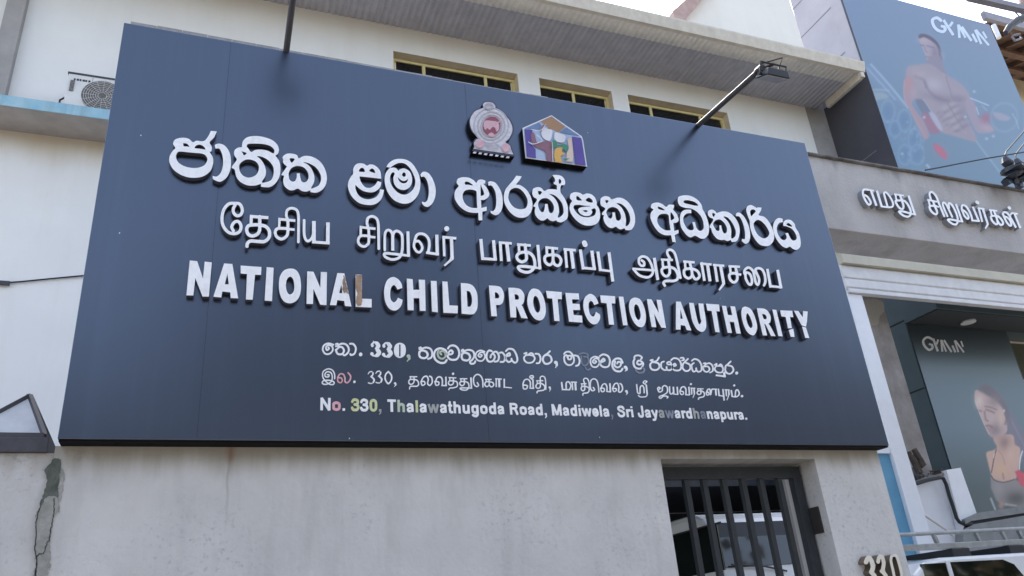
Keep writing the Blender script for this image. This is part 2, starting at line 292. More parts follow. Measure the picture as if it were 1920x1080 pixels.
TAMIL_TITLE = [
 (400,370,8,["S46 300 500 275 440 320 370 380 365 415 430 395 510 320 545 220 520 145 420 130 300 160 180 230 100 320 88 400 105 435 190 410 260 350 275 305 230 300 170 330 110",
  "L46 548 285 825 305|L46 572 262 565 415|S50 695 290 695 480 660 550 590 580 525 555 500 480 530 425 600 412 700 415 790 440 840 510 835 600 770 660 680 662 560 655 512 690 505 735",
  "L40 975 325 1230 350|L36 993 308 987 455|S44 1118 340 1118 520 1090 590 1020 625 950 590 928 520 960 470 1040 465 1120 470|L36 1100 475 1220 485|S40 1110 320 1095 270 1110 190 1180 162 1250 190 1275 260 1278 400 1275 670",
  "S40 1362 345 1362 540 1385 630 1425 655 1475 615 1500 550|L56 1508 355 1508 690|L42 1480 668 1745 687|L54 1720 375 1716 703"]),
 (650,390,8,["L38 195 285 432 312|L36 213 270 210 415|S40 330 300 332 500 310 550 260 578 195 550 172 490 200 425 270 415 350 425|L36 330 430 432 440|S40 318 280 305 220 320 150 380 125 440 150 470 210 478 330 482 610",
  "S38 572 630 572 420 590 350 625 330 665 350 688 400|L46 690 400 692 640|S40 692 420 715 360 760 345 810 375 835 440 832 640 790 740 690 772 590 740 562 692 610 680 800 700|L36 780 698 950 715|L45 918 350 928 732",
  "S40 1018 500 1050 410 1110 385 1180 405 1230 470 1240 560 1222 670|S38 1018 500 1010 580 1050 650 1100 660 1135 600 1110 530 1070 495 1020 510|L40 1190 668 1385 695|L48 1352 400 1360 712",
  "L38 1435 435 1645 455|L38 1455 425 1465 725|L48 1572 450 1582 740|P 1556 730 1608 730 1605 770 1475 875 1455 858 1545 770|S74 1502 308 1502 312"]),
 (880,420,6.4,["L38 138 180 162 430|L32 150 415 330 425|L38 290 195 312 440",
  "L30 355 222 510 232|L34 370 210 385 445|L42 450 230 475 450",
  "L30 572 245 738 258|L30 592 240 600 350|S36 668 250 685 380 680 430 630 455 580 425 572 380 610 345 700 340 760 380 785 450 780 520 730 570 670 578 610 555 588 515 650 508 780 522|L28 760 520 865 530|L36 822 250 848 545",
  "L30 912 280 1065 295|L30 928 270 932 385|S34 1000 290 1005 430 985 480 950 488 912 455 905 400 940 375 1010 370 1070 385 1100 430 1090 480 1060 500 1020 480 1005 430",
  "L30 1130 302 1278 315|L32 1150 290 1170 525|L40 1222 310 1250 535",
  "L36 1332 305 1368 545|L30 1350 525 1520 540|L38 1470 320 1502 552|S58 1380 225 1390 248",
  "L36 1542 330 1575 565|L28 1555 548 1690 565|L36 1676 340 1722 690"]),
 (1170,440,6,["S28 200 290 225 310 225 345 195 348 170 320 170 270 210 245 265 265 310 340 325 420 300 465 250 480 170 455 105 385|L26 95 383 345 402|L34 340 260 380 510",
  "L26 415 280 550 285|L26 432 272 440 370|S30 498 280 515 400 505 450 470 468 435 440 425 395 455 370 520 365 575 390 605 450 600 500 560 520 500 520 460 525 445 545 458 572|S28 520 270 490 220 490 180 525 170 565 200 590 270 612 370 635 485",
  "L26 665 302 795 312|L26 685 290 692 400|S30 740 310 765 420 760 470 725 490 685 465 675 410 700 385 770 385 825 410 850 460 830 495 795 495 765 440",
  "L26 855 325 985 335|L30 872 310 905 520|L34 938 330 968 525",
  "L26 1000 340 1128 350|L30 1020 330 1050 530|L34 1085 345 1117 520|P 1100 515 1134 510 1138 555 1076 632 1064 618 1105 550",
  "L26 1175 355 1305 362|L26 1192 345 1200 440|S30 1255 360 1275 470 1265 520 1230 535 1195 505 1185 455 1215 435 1270 435|L26 1250 440 1320 450",
  "S28 1365 430 1370 490 1400 550 1430 560 1440 510 1420 450 1385 425 1358 440 1358 400 1400 370 1450 405 1470 480 1485 545 1510 560 1520 500 1490 430 1480 390 1520 377 1560 400 1585 460 1590 530 1575 570",
  "L30 1612 385 1650 595|L26 1640 578 1780 592|L32 1728 395 1768 606"]),
]
ENGLISH_TITLE = [
 (340,475,8,["P 127 105 238 118 325 378 350 125 457 135 412 650 318 648 210 370 180 632 75 630",
  "P 642 150 765 160 852 675 740 670 733 585 615 572 600 662 480 650|Q 690 300 652 465 712 465",
  "P 890 183 1202 205 1195 325 1105 320 1070 697 968 692 985 310 890 302",
  "P 1280 207 1385 215 1360 718 1250 708",
  "O 1630 228 1720 250 1775 340 1795 480 1780 620 1720 715 1630 750 1540 720 1485 630 1463 500 1475 360 1535 260|H 1632 350 1675 385 1695 480 1685 570 1635 618 1590 585 1568 490 1585 390"]),
 (560,480,8,["P 128 230 222 235 325 478 332 238 424 242 418 737 325 732 222 492 214 720 118 718",
  "P 580 255 685 260 792 758 695 750 682 675 580 660 565 738 468 735|Q 640 430 608 555 655 558",
  "P 852 278 950 280 948 640 1095 645 1095 772 855 762"]),
 (700,490,8,["O 295 235 370 265 420 330 435 400 435 400 362 422 362 422 330 370 300 358 265 400 252 480 262 570 305 615 345 590 370 545 370 545 440 578 440 578 420 660 370 720 310 738 240 710 185 620 162 500 170 380 215 275",
  "P 502 258 590 268 600 428 690 425 680 275 775 278 785 745 698 742 690 552 605 552 605 735 515 732",
  "P 862 292 950 295 968 765 880 755",
  "P 1035 300 1112 305 1140 660 1268 665 1265 780 1050 772",
  "O 1312 325 1312 325 1440 338 1510 385 1555 480 1565 600 1560 700 1530 765 1480 795 1325 785 1325 785|H 1400 440 1400 440 1450 460 1478 540 1478 620 1455 675 1412 680 1412 680"]),
 (900,510,8,["O 133 202 133 202 240 208 310 230 352 300 360 380 340 460 300 492 240 495 240 495 255 665 255 665 170 662 170 662|H 222 305 222 305 255 310 285 350 280 390 225 395 225 395",
  "O 425 235 425 235 540 240 610 262 660 330 665 410 650 470 625 495 645 530 715 698 715 698 620 690 620 690 560 540 540 510 540 510 545 682 545 682 458 680 458 680|H 518 335 518 335 555 338 582 370 575 412 525 412 525 412",
  "O 820 248 890 275 950 370 985 520 980 640 940 710 880 725 810 690 745 590 710 460 722 340 765 265|H 830 358 870 395 900 490 900 570 865 610 825 570 798 470 805 390",
  "P 990 282 1225 302 1228 410 1165 405 1195 738 1115 732 1085 400 1010 392",
  "P 1280 312 1480 322 1490 412 1380 408 1388 475 1495 480 1502 572 1395 568 1405 645 1530 655 1538 758 1335 745",
  "O 1650 328 1720 360 1765 430 1775 475 1775 475 1712 495 1712 495 1690 450 1660 435 1632 470 1632 560 1655 640 1700 668 1725 640 1738 598 1738 598 1800 635 1800 635 1800 700 1760 770 1690 782 1620 720 1565 600 1550 480 1575 380"]),
 (1100,525,8,["P 203 230 425 242 430 352 375 350 412 672 335 668 300 350 215 340",
  "P 480 248 550 250 615 680 545 678",
  "O 740 265 800 290 850 370 885 500 885 620 850 695 790 705 720 650 660 530 635 400 650 310 690 272|H 740 365 780 400 808 500 805 570 775 600 735 550 712 450 718 385",
  "P 903 285 972 290 1085 500 1048 295 1118 300 1190 718 1120 715 1012 505 1045 708 975 705",
  "P 1340 322 1410 325 1572 758 1500 750 1475 685 1410 675 1408 745 1338 742|Q 1405 435 1405 580 1442 580",
  "O 1535 340 1535 340 1605 345 1605 345 1660 600 1690 665 1720 620 1705 560 1675 350 1675 350 1750 355 1750 355 1790 620 1785 730 1735 778 1660 745 1600 650 1570 550"]),
 (1300,530,8,["P 190 315 385 328 398 432 345 428 395 745 330 740 275 425 210 418",
  "P 428 345 492 350 520 485 585 488 555 352 625 357 712 765 645 762 610 590 545 588 580 755 515 752",
  "O 790 360 860 395 915 490 955 630 950 720 910 785 860 780 795 720 745 600 720 470 730 390 755 365|H 810 460 850 510 885 610 885 660 860 680 825 640 795 550 795 490",
  "O 952 382 952 382 1060 390 1120 430 1160 510 1155 590 1130 615 1160 660 1235 803 1235 803 1165 800 1165 800 1090 640 1065 615 1065 615 1108 792 1108 792 1042 790 1042 790|H 1030 470 1030 470 1070 475 1098 510 1095 545 1055 545 1055 545",
  "P 1185 403 1245 408 1340 805 1275 800",
  "P 1303 415 1485 422 1500 518 1450 515 1478 680 1420 685 1385 515 1320 505|P 1430 710 1500 690 1518 815 1460 812",
  "P 1508 420 1575 425 1642 520 1645 425 1715 432 1705 580 1690 660 1625 640|P 1630 655 1690 672 1740 830 1680 830"]),
]
SINHALA_ADDRESS = [
 (590,620,8,["S25 280 210 205 190 140 220 122 285 160 345 225 345 270 295 262 235 205 215 170 250 185 290 215 270 205 248","S25 318 200 345 195 352 222 318 232|S28 318 285 345 345 410 350 440 300 415 250 370 245 330 280|S27 350 225 400 195 470 205 510 260 505 320 460 365 435 365","S27 530 195 580 200 618 260 600 340 550 365 535 350","S52 690 353 690 356",
  "S42 865 220 866 224|S26 855 205 885 178 920 172|S56 935 190 958 225 940 255|S22 915 268 935 270|S60 945 290 968 330 940 365|S26 925 382 870 370|S48 858 345 860 348","S42 1040 230 1041 234|S26 1030 215 1060 188 1095 182|S56 1110 200 1133 235 1115 265|S22 1090 278 1110 280|S60 1120 300 1143 340 1115 375|S26 1100 392 1045 380|S48 1033 355 1035 358","O 1278 180 1350 215 1368 300 1345 375 1278 408 1212 375 1190 295 1210 215|P 1262 195 1292 195 1292 395 1262 395|Q 1266 205 1290 205 1290 385 1266 385","S50 1405 380 1412 384|S36 1420 395 1420 420|S16 1420 420 1390 455"]),
 (770,630,8,["S22 128 178 150 168 160 190 132 200|S30 130 240 170 215 235 235 255 290 215 330 150 320 128 275 138 240|S27 155 195 230 172 300 195 325 260 310 320 262 343","S30 540 270 525 215 450 185 385 205 352 270 370 350 440 400 510 398 540 360","S26 420 215 405 260 425 320 480 340 525 300 510 240 470 225 440 245 460 275","S29 562 185 590 150 650 142 705 180 730 260 700 340 630 358 570 330 555 275 600 215 630 235 620 268 575 275","S22 765 213 787 203 797 225 769 235|S30 767 275 807 250 872 270 892 325 852 365 787 355 765 310 775 275|S27 792 230 867 207 937 230 955 295 930 350 890 385 910 415 955 408 970 378","S22 1110 235 1050 215 990 245 975 310 1010 365 1075 370 1115 315 1100 255 1050 245 1015 290 1045 315 1070 290 1050 278","S27 1215 225 1175 217 1145 260 1140 330 1170 380 1230 375 1265 315 1240 265 1208 285 1200 320|S27 1235 245 1290 237 1325 300 1310 370 1262 383","S26 1340 250 1380 250 1415 310 1400 380 1350 388","S26 1430 225 1470 192 1540 205 1590 290 1600 370 1565 400 1525 372 1512 340|S26 1512 370 1470 390 1430 350 1435 290 1480 255 1490 290 1440 300"]),
 (970,630,8,["S24 105 262 138 252 135 282 200 285 245 300 262 340 230 390 160 402 112 370 102 320 130 288|S22 165 280 200 255 235 265 247 295","S26 275 265 325 275 350 340 330 400 292 408","S27 488 228 450 265 400 300 385 360 415 412 470 413 515 370 500 310 455 282 420 290","S48 575 395 582 400|S32 592 415 592 440|S14 592 440 575 472","S24 702 268 730 240 790 240 840 300 850 380 810 430 750 430 710 380 705 310 735 285 755 310 770 350 805 345 810 300 770 295 752 320","S26 862 290 910 305 935 370 920 430 882 448","S20 930 275 980 255 1050 270 1060 310|S20 960 300 960 380 990 440 1040 430 1070 380 1050 320 1000 310|S18 1020 470 1050 510 1100 490","S22 1227 328 1167 308 1107 338 1100 403 1130 458 1190 463 1232 408 1217 348 1167 338 1132 383 1162 408 1187 383 1167 371","S26 1240 300 1290 275 1360 300 1390 370 1370 450 1310 468 1255 440 1247 395 1290 340 1310 370 1250 395","S28 1580 400 1550 345 1480 340 1432 390 1432 470 1480 523 1550 528 1578 490|S25 1470 380 1460 440 1500 470 1545 450 1555 400 1515 385 1500 412","S45 1620 467 1626 470|S32 1640 482 1640 505|S14 1640 505 1622 525"]),
 (1170,640,8,["S24 155 250 170 217 230 212 270 240 255 268|S26 160 265 142 310 160 380 210 408 260 400 290 340 260 300 215 290 197 330 235 350 270 330","S24 175 430 220 472 290 462 308 420 280 392","S24 398 285 430 277 425 303 470 300 500 285 525 242|S26 425 308 395 345 402 400 440 428 500 423 533 380 512 328 425 308","S23 600 302 562 320 562 390 600 428 638 425 640 382|S23 640 425 690 433 728 400 715 352 660 345 650 317 690 307 710 338","S24 710 280 750 252 820 270 858 340 848 420 790 438 738 420 727 372 760 335 780 360 735 375","S24 960 262 920 302 887 340 882 400 920 443 970 438 998 400 985 347 930 322|S22 850 247 890 247 900 278 872 285","S23 1020 290 1060 264 1120 285 1160 350 1163 430 1120 457 1087 430 1085 402|S23 1085 440 1045 453 1020 410 1017 352 1048 325","S22 1195 330 1225 327 1215 360 1190 382 1200 440 1250 458 1285 420 1260 377 1217 377|S22 1218 350 1280 327 1330 370 1333 440 1292 468","S22 1360 352 1390 337 1380 370 1362 420 1400 463 1470 463 1488 410 1460 372 1382 370|S20 1420 365 1450 342 1475 365|L26 1378 507 1525 527|L32 1500 460 1515 537","S24 1600 302 1560 342 1527 372 1522 440 1560 483 1610 478 1643 430 1620 377 1562 362","S42 1692 473 1692 476"]),
]
TAMIL_ADDRESS = [
 (590,620,8,["S18 190 660 215 660 210 690 165 690 155 650 190 615 245 630 265 690 250 760 190 800 130 800 115 770 150 745 230 745 290 770 280 805 220 800 150 740 122 690 125 620 170 582 220 572 275 600 300 660 300 720","S21 345 700 380 650 430 655 455 710 455 760 490 780 530 740 540 680 502 630|S19 345 700 350 760 390 780 415 750 400 710 360 705","S36 597 765 597 768","S15 805 645 825 618 860 612|S22 875 630 872 660 845 688|S24 860 695 893 735 880 775|S15 860 790 828 790 805 780","S15 920 638 940 611 975 605|S22 990 623 987 653 960 681|S24 975 688 1008 728 995 768|S15 975 783 943 783 920 773","S22 1105 612 1065 660 1060 730 1105 793 1150 740 1152 670 1105 612","S30 1205 787 1209 790|S20 1218 798 1216 815|S9 1216 815 1196 838","L16 1425 690 1540 690|L16 1438 680 1438 735|S18 1490 690 1490 770 1450 805 1415 785 1420 740 1460 730 1530 740 1560 785 1540 830 1440 835 1425 872"]),
 (770,630,8,["S20 155 690 190 620 240 602 265 650 255 710 290 740 325 690 315 620 285 602|S18 155 690 175 738 215 720 205 682 165 682","S20 370 700 395 630 440 612 475 650 475 740|S18 365 680 380 735 420 730 420 690 375 682|L18 460 742 545 742|L22 530 610 532 752","L16 570 622 685 628|L16 588 618 590 670|S18 640 628 640 710 600 735 570 715 580 675 640 672 695 690 700 750 650 775 590 780 575 803|S34 637 565 637 567","L16 740 640 850 640|L15 755 635 757 690|S18 805 640 805 720 770 745 740 720 745 690 800 680 860 700 875 760 840 808 770 805 750 778 880 780|L16 870 780 925 782|L22 905 620 912 785","S19 1000 700 1020 738 990 758 952 720 945 630 990 577 1045 592 1080 660 1085 765","L16 1118 650 1215 650|L15 1132 645 1135 690|S18 1175 650 1178 730 1145 758 1115 735 1125 690 1180 685 1235 700 1245 740 1210 763 1178 730","L16 1270 640 1365 645|L18 1285 640 1285 765|L28 1328 645 1332 768","L20 1405 640 1405 778|L14 1400 766 1520 778"]),
 (970,630,8,["S19 85 720 110 660 160 650 195 690 195 780|S18 85 720 95 788 140 788 150 745 95 735|L18 185 780 255 785|L20 235 650 240 792|S18 225 650 190 620 200 597 235 597 240 625 215 625","L15 285 670 390 670|L14 300 665 300 712|S18 345 670 345 760 310 785 280 760 300 715 360 710 410 750 400 808 310 825 297 852|S16 350 670 345 620 380 602 420 640 430 800","S30 485 770 488 773|S18 495 785 494 802|S8 494 802 486 828","L22 665 690 680 812|L18 668 802 790 806|S20 735 802 735 705 770 687 805 740 785 805","L16 805 690 895 692|L18 825 688 830 812|L28 870 690 878 814","L15 955 715 1040 715|L14 968 710 970 760|S18 1010 715 1012 800 985 820 960 800 970 760 1030 755 1080 790 1060 848 990 860 985 888|S16 1010 710 995 652 1030 632 1070 670 1085 800","S18 1140 770 1160 808 1120 818 1095 760 1105 670 1150 642 1195 670 1215 740 1225 838","S18 1255 790 1280 730 1320 717 1345 760 1345 830|S17 1250 780 1265 830 1300 830 1305 790 1260 777|L16 1335 830 1405 838|L22 1390 708 1398 842","S19 1430 790 1460 720 1505 712 1525 770 1520 830 1555 838 1580 790 1565 730 1542 712|S17 1430 790 1450 833 1485 818 1480 787 1442 787","S34 1635 827 1640 830|S22 1648 842 1648 860|S9 1648 860 1635 880"]),
 (1170,640,8,["L18 190 640 205 772|S18 205 770 240 780 245 690 275 662 300 700 305 770|L20 335 650 350 792|S16 350 790 330 828 250 833 217 810|S16 330 650 290 620 310 592 345 602 322 625","S18 530 720 545 702 522 687 507 710 530 758 575 740 577 690 610 662 650 690 650 760 600 800 532 828 550 853 600 820 658 830 650 850","S18 685 680 690 770 715 790 740 760|L20 742 680 748 797|L16 740 790 815 797|L20 800 680 808 802","S18 840 750 865 690 905 682 930 720 930 800|S16 840 750 855 793 890 793 890 755 847 747|L16 920 800 990 803|L20 975 680 985 807","L14 1000 700 1070 703|L18 1015 698 1018 797|L20 1050 700 1058 790|L12 1060 785 1035 847|S30 1005 640 1005 642","L14 1100 710 1195 712|L14 1112 705 1112 750|S17 1150 712 1155 780 1125 798 1100 780 1110 747 1170 745 1208 780 1195 828 1130 845 1120 868","S18 1240 770 1258 722 1290 722 1300 800 1318 722 1342 720|S16 1235 762 1245 803 1275 800 1270 767 1242 762|L14 1320 714 1395 717|L22 1375 715 1385 812","L20 1415 710 1430 822|L16 1425 812 1490 820|L20 1485 715 1505 887","L14 1510 725 1585 728|L18 1530 720 1540 822|L20 1570 725 1578 800|L12 1578 795 1547 880","L20 1610 730 1625 832|S18 1620 825 1690 830 1730 790 1710 732 1680 737 1670 820|S30 1655 660 1655 662","S36 1772 820 1772 822"]),
]
CANOPY_TAMIL = [
 (1600,330,12,["S46 260 430 320 470 380 560 390 620 340 640 280 560 225 440 215 340 250 302 330 307|L36 320 305 462 332|L50 400 330 520 670","L50 530 330 642 692|L36 620 682 800 705|S42 770 680 700 440 692 382 740 372 820 460 890 600 888 680 820 702 700 692","L38 915 408 1135 442|L38 945 395 978 572|S46 1050 430 1100 570 1130 680 1110 740 1040 720 970 620 955 560 1030 550 1150 560 1230 650 1290 780 1280 880 1220 915 1110 880 1030 800 1130 800 1300 850|L36 1280 838 1410 875|L48 1242 440 1390 878"]),
 (1730,345,10.1,["L34 88 298 272 336|L34 108 290 142 430|S40 195 320 235 430 270 510 270 560 230 570 160 510 130 430 180 412 260 420|L30 240 420 310 436|S38 160 300 130 200 150 152 200 165 260 240 310 370 410 608","S36 470 610 400 450 380 372 400 347 440 380 480 450 560 622|S38 500 450 490 372 530 372 590 450 650 590 665 690 640 760 580 760 510 715 480 672 560 675 700 705|L30 670 700 770 714|L38 630 378 752 716","S38 745 500 740 430 760 402 810 412 870 490 920 600 940 680|S36 745 490 790 600 850 658 870 630 840 560 780 502 745 500|L34 925 688 1082 702|L38 950 430 1070 712","L32 1040 453 1172 476|L36 1060 448 1130 717|L38 1140 475 1215 700|P 1195 690 1235 690 1255 765 1195 855 1175 840 1215 765|S56 1025 340 1045 358","L32 1255 488 1412 512|L34 1282 480 1312 612|S38 1345 500 1400 640 1420 740 1385 760 1320 700 1295 620 1350 602 1440 620 1510 700 1520 760 1470 770 1420 700","S38 1535 600 1520 560 1560 532 1620 570 1700 700 1760 812|S36 1535 600 1590 720 1650 788 1680 770 1650 680 1580 622 1540 622|S34 1668 580 1690 553 1740 555|L32 1730 553 1800 568|L38 1742 570 1850 835|S52 1635 445 1650 460"]),
]
GYM_BANNER_NAME = [(1600,20,6,["S33 985 110 940 80 890 105 905 170 950 220 1010 235 1035 205 1020 180|L28 1035 190 985 170","L30 1015 105 1125 275|L28 1118 125 1085 175","L27 1180 155 1195 305|L25 1185 160 1262 305|L28 1220 180 1330 340","L27 1338 260 1390 355","L25 1370 215 1440 375|L23 1380 215 1525 390|L23 1455 235 1500 310"])]
GYM_POSTER_NAME = [(1560,560,4.153,["S17 785 318 745 300 712 325 720 365 755 398 782 385 780 360|L14 785 362 755 352","L16 788 310 825 410|L14 828 318 815 355","L14 850 320 860 412|L12 853 320 890 412|L14 872 322 932 416","L14 938 365 962 418","L12 955 325 985 416|L12 960 325 1028 418|L11 1005 330 1022 375"])]
NUMERALS = [(1590,1010,14.77,["S125 500 650 560 530 640 600 690 760 660 900|S120 640 920 760 1080 740 1280 600 1330|S100 600 1330 520 1280","S105 835 640 870 500 950 520 990 680 960 860 930 900|S110 950 900 1060 1060 1050 1260 930 1320|S95 930 1320 850 1270","S75 1205 480 1330 470 1400 640 1480 960 1480 1250 1400 1330 1320 1200 1240 850 1190 620 1205 480"])]
# ------------------------------------------------------------------ materials
m_board = mat('board_paint', lin('#0d0d16'), 0.28, lin('#0b0b12'), 2.5, 0.6, 0.0, 3.0, streak=0.5, streakcol=lin('#262a36'), stretch=(11,11,0.45), rvar=0.0, spec=1.0, coat=0.7)
m_board.node_tree.nodes['Principled BSDF'].inputs['Specular Tint'].default_value = (0.68,0.78,1.0,1); m_board.node_tree.nodes['Principled BSDF'].inputs['IOR'].default_value = 1.6
m_board.node_tree.nodes['Principled BSDF'].inputs['Coat Roughness'].default_value = 0.27; m_board.node_tree.nodes['Principled BSDF'].inputs['Coat Tint'].default_value = (0.72,0.86,1,1)
m_trim = mat('board_edge', (0.004,0.004,0.005), 0.8, spec=0.2)
m_flash = mat('galvanised', lin('#a9a7a6'), 0.5, lin('#7f7c7a'), 14, 0.7)
m_face = mat('letter_face', (0.95,0.95,0.97), 0.35, (0.86,0.855,0.865), 26, 0.35, 0.12, 70, streak=0.15, streakcol=lin('#a3a09d'), stretch=(30,30,6), spec=1.0, coat=0.8)
m_face.node_tree.nodes['Principled BSDF'].inputs['Coat Roughness'].default_value = 0.3
m_side = mat('letter_side', lin('#4b4d5a'), 0.6)
m_peel = mat('peeled_letter', lin('#b79a80'), 0.7, lin('#7d685c'), 14, 0.6, 0.3, 60)
m_plaster = mat('plaster', (0.64,0.625,0.605), 0.9, (0.52,0.508,0.493), 2.3, 0.8, 0.25, 45, streak=0.25, streakcol=lin('#8b8a88'), stretch=(7,7,1.2))
m_pilplaster = m_plaster
m_patch = mat('mossy_plaster', lin('#6a6f67'), 0.95, lin('#474b45'), 18, 0.8, 0.5, 60)
m_patch2 = mat('repair_plaster', lin('#aeaca6'), 0.95, lin('#86867f'), 14, 0.8, 0.4, 60)
m_white = mat('white_wall', (0.80,0.79,0.77), 0.85, (0.74,0.735,0.72), 0.8, 0.5, 0.06, 40, streak=0.10, streakcol=lin('#b9b2a4'), stretch=(4,4,0.5))
m_blueedge = mat('blue_ledge_paint', lin('#86b4c8'), 0.8, lin('#a9c4cc'), 5, 0.7, 0.1, 40, streak=0.5, streakcol=lin('#6f92a2'), stretch=(6,6,0.6))
m_concg = mat('grey_render', lin('#a8a5a3'), 0.9, lin('#938f8d'), 3, 0.6, 0.15, 40)
m_soffit = mat('grey_sheeting', lin('#adacb4'), 0.55, lin('#9c9ba3'), 5, 0.5)
m_strip = mat('pale_sheeting', lin('#d6d2cc'), 0.5, lin('#c4c0ba'), 9, 0.5)
_n = m_strip.node_tree; _tr = _n.nodes.new('ShaderNodeBsdfTranslucent'); _tr.inputs[0].default_value = (0.8,0.78,0.75,1); _mx = _n.nodes.new('ShaderNodeMixShader'); _mx.inputs[0].default_value = 0.13
_n.links.new(_n.nodes['Principled BSDF'].outputs[0], _mx.inputs[1]); _n.links.new(_tr.outputs[0], _mx.inputs[2]); _n.links.new(_mx.outputs[0], _n.nodes['Material Output'].inputs[0])
m_cream = mat('cream_metal', lin('#d2cabd'), 0.5, lin('#c2b9ab'), 7, 0.5, streak=0.25, streakcol=lin('#8f8778'), stretch=(8,8,1))
m_yellow = mat('yellow_frame', lin('#d6c894'), 0.5, lin('#cbbb80'), 9, 0.4)
m_reveal = mat('tan_reveal', lin('#cdbfa8'), 0.9)
m_glass = mat('dark_glass', lin('#0d0f12'), 0.08, lin('#15171a'), 3, 0.3, spec=0.6)
m_acw = mat('appliance_white', lin('#d9d8d6'), 0.5, lin('#cfcdca'), 6, 0.4)
m_acg = mat('fan_grey', lin('#7a7673'), 0.6, lin('#4a4746'), 40, 0.6)
m_dark = mat('dark_steel', lin('#33353b'), 0.45, lin('#292b30'), 14, 0.5)
m_pole = mat('painted_pole', lin('#4b4a4f'), 0.62, lin('#3c3b40'), 20, 0.6)
m_black = mat('black_paint', lin('#1b1c20'), 0.4, lin('#232429'), 18, 0.4)
m_lens = mat('lamp_lens', lin('#b9bcc4'), 0.12, lin('#a0a3ab'), 8, 0.4)
m_gate = mat('gate_paint', lin('#2b3034'), 0.55, lin('#22272a'), 20, 0.5, 0.1, 60)
m_rust = mat('rusty_plate', lin('#3a3330'), 0.8, lin('#2a2523'), 20, 0.6, 0.2, 60)
m_conc = mat('canopy_concrete', lin('#c6c3c2'), 0.9, lin('#a6a3a2'), 2.0, 0.8, 0.3, 40, streak=0.3, streakcol=lin('#716f70'), stretch=(5,5,0.9))
m_cope = mat('stained_coping', lin('#8d8a88'), 0.95, lin('#4b4947'), 7, 0.9, 0.4, 50)
m_shut = mat('shutter_white', lin('#dcdad8'), 0.5, lin('#cfcccb'), 6, 0.4, streak=0.15, streakcol=lin('#a09a95'), stretch=(6,6,2))
m_shutbox = mat('shutter_cream', lin('#c2bba8'), 0.6)
m_postw = mat('white_post', (0.82,0.82,0.84), 0.5, (0.76,0.76,0.78), 4, 0.4)
m_blue = mat('blue_wall_paint', lin('#6aa0bd'), 0.75, lin('#5d93b0'), 3, 0.6, 0.05, 40)
m_column = mat('old_concrete', lin('#a29c98'), 0.95, lin('#6f6762'), 2.2, 0.9, 0.4, 40, streak=0.3, streakcol=lin('#575049'), stretch=(3,3,1))
m_teal = mat('teal_cladding', lin('#4c5b5f'), 0.4, lin('#445357'), 2, 0.4)
m_seam = mat('seam_dark', lin('#22282a'), 0.8); m_pseam = mat('panel_joint_grey', lin('#7f7b82'), 0.8); m_cside = mat('letter_return_grey', lin('#8f8f94'), 0.6)
m_dsoff = mat('dark_soffit', lin('#2d3438'), 0.5)
m_olive = mat('olive_wall', lin('#4d5040'), 0.8, lin('#3f4337'), 2, 0.6)
m_panel = mat('grey_panel', lin('#a7a3a8'), 0.6, lin('#9a969b'), 1.2, 0.5)
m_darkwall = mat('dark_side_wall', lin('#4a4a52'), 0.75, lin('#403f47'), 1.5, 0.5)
m_barge = mat('brown_barge', lin('#b59a92'), 0.7, lin('#9f857e'), 5, 0.5)
m_roofg = mat('grey_gutter', lin('#8d8a94'), 0.5, lin('#7b7882'), 6, 0.5)
m_wood = mat('brown_rafter', lin('#6d5346'), 0.8, lin('#58443a'), 8, 0.6)
m_creamw = mat('cream_wall', lin('#cfc3a8'), 0.9, lin('#bfb298'), 3, 0.5)
m_vanw = mat('vehicle_white', (0.78,0.79,0.8), 0.25, (0.74,0.75,0.76), 3, 0.3, coat=0.5)
m_vglass = mat('vehicle_glass', lin('#0b120f'), 0.04, lin('#101a15'), 2, 0.4, spec=0.8)
m_tyre = mat('tyre_rubber', lin('#1c1c1d'), 0.9)
m_rim = mat('wheel_rim', lin('#9a9da2'), 0.35, metal=0.8)
m_tail = mat('lamp_red', lin('#8d1c1c'), 0.2)
m_silver = mat('ladder_aluminium', lin('#a9aaa9'), 0.4, lin('#8c8d8b'), 12, 0.6, metal=0.35)
m_brass = mat('polished_brass', (0.86,0.82,0.74), 0.35, (0.8,0.74,0.64), 9, 0.5, metal=0.35)
m_brass_side = mat('brass_side', lin('#8d8070'), 0.3, lin('#6f6356'), 12, 0.5, metal=0.7)
m_pane = mat('opal_pane', lin('#b3b6ba'), 0.35, lin('#979b9f'), 5, 0.5)
m_frame = mat('lamp_frame', lin('#4a4950'), 0.6, lin('#3d3c42'), 20, 0.5)
m_wire = mat('cable_black', lin('#26272c'), 0.6)
m_porc = mat('insulator_dark', lin('#2c313b'), 0.35, lin('#353a44'), 9, 0.5)
m_asph = mat('asphalt', (0.055,0.055,0.056), 0.9, (0.04,0.04,0.042), 30, 0.8, 0.4, 120)
m_pave = mat('pavement', (0.37,0.33,0.285), 0.9, (0.29,0.26,0.225), 6, 0.8, 0.3, 60)
m_earth = mat('ground', (0.2,0.17,0.13), 0.95, (0.1,0.12,0.06), 0.3, 0.9)
m_leaf = mat('foliage', (0.085,0.056,0.032), 0.85, (0.045,0.032,0.018), 0.5, 0.6)
m_grey = mat('grey_ledge', lin('#8f9190'), 0.8, lin('#7b7d7c'), 6, 0.6, 0.2, 50)
m_debris = mat('rubble_brown', lin('#5a5049'), 0.95, lin('#3b342f'), 18, 0.8, 0.6, 40)
m_red = mat('vinyl_red', lin('#e0949a'), 0.5, lin('#e3c5c8'), 60, 0.6); m_lime = mat('vinyl_lime', lin('#c9cf86'), 0.5, lin('#dadbbd'), 60, 0.6)
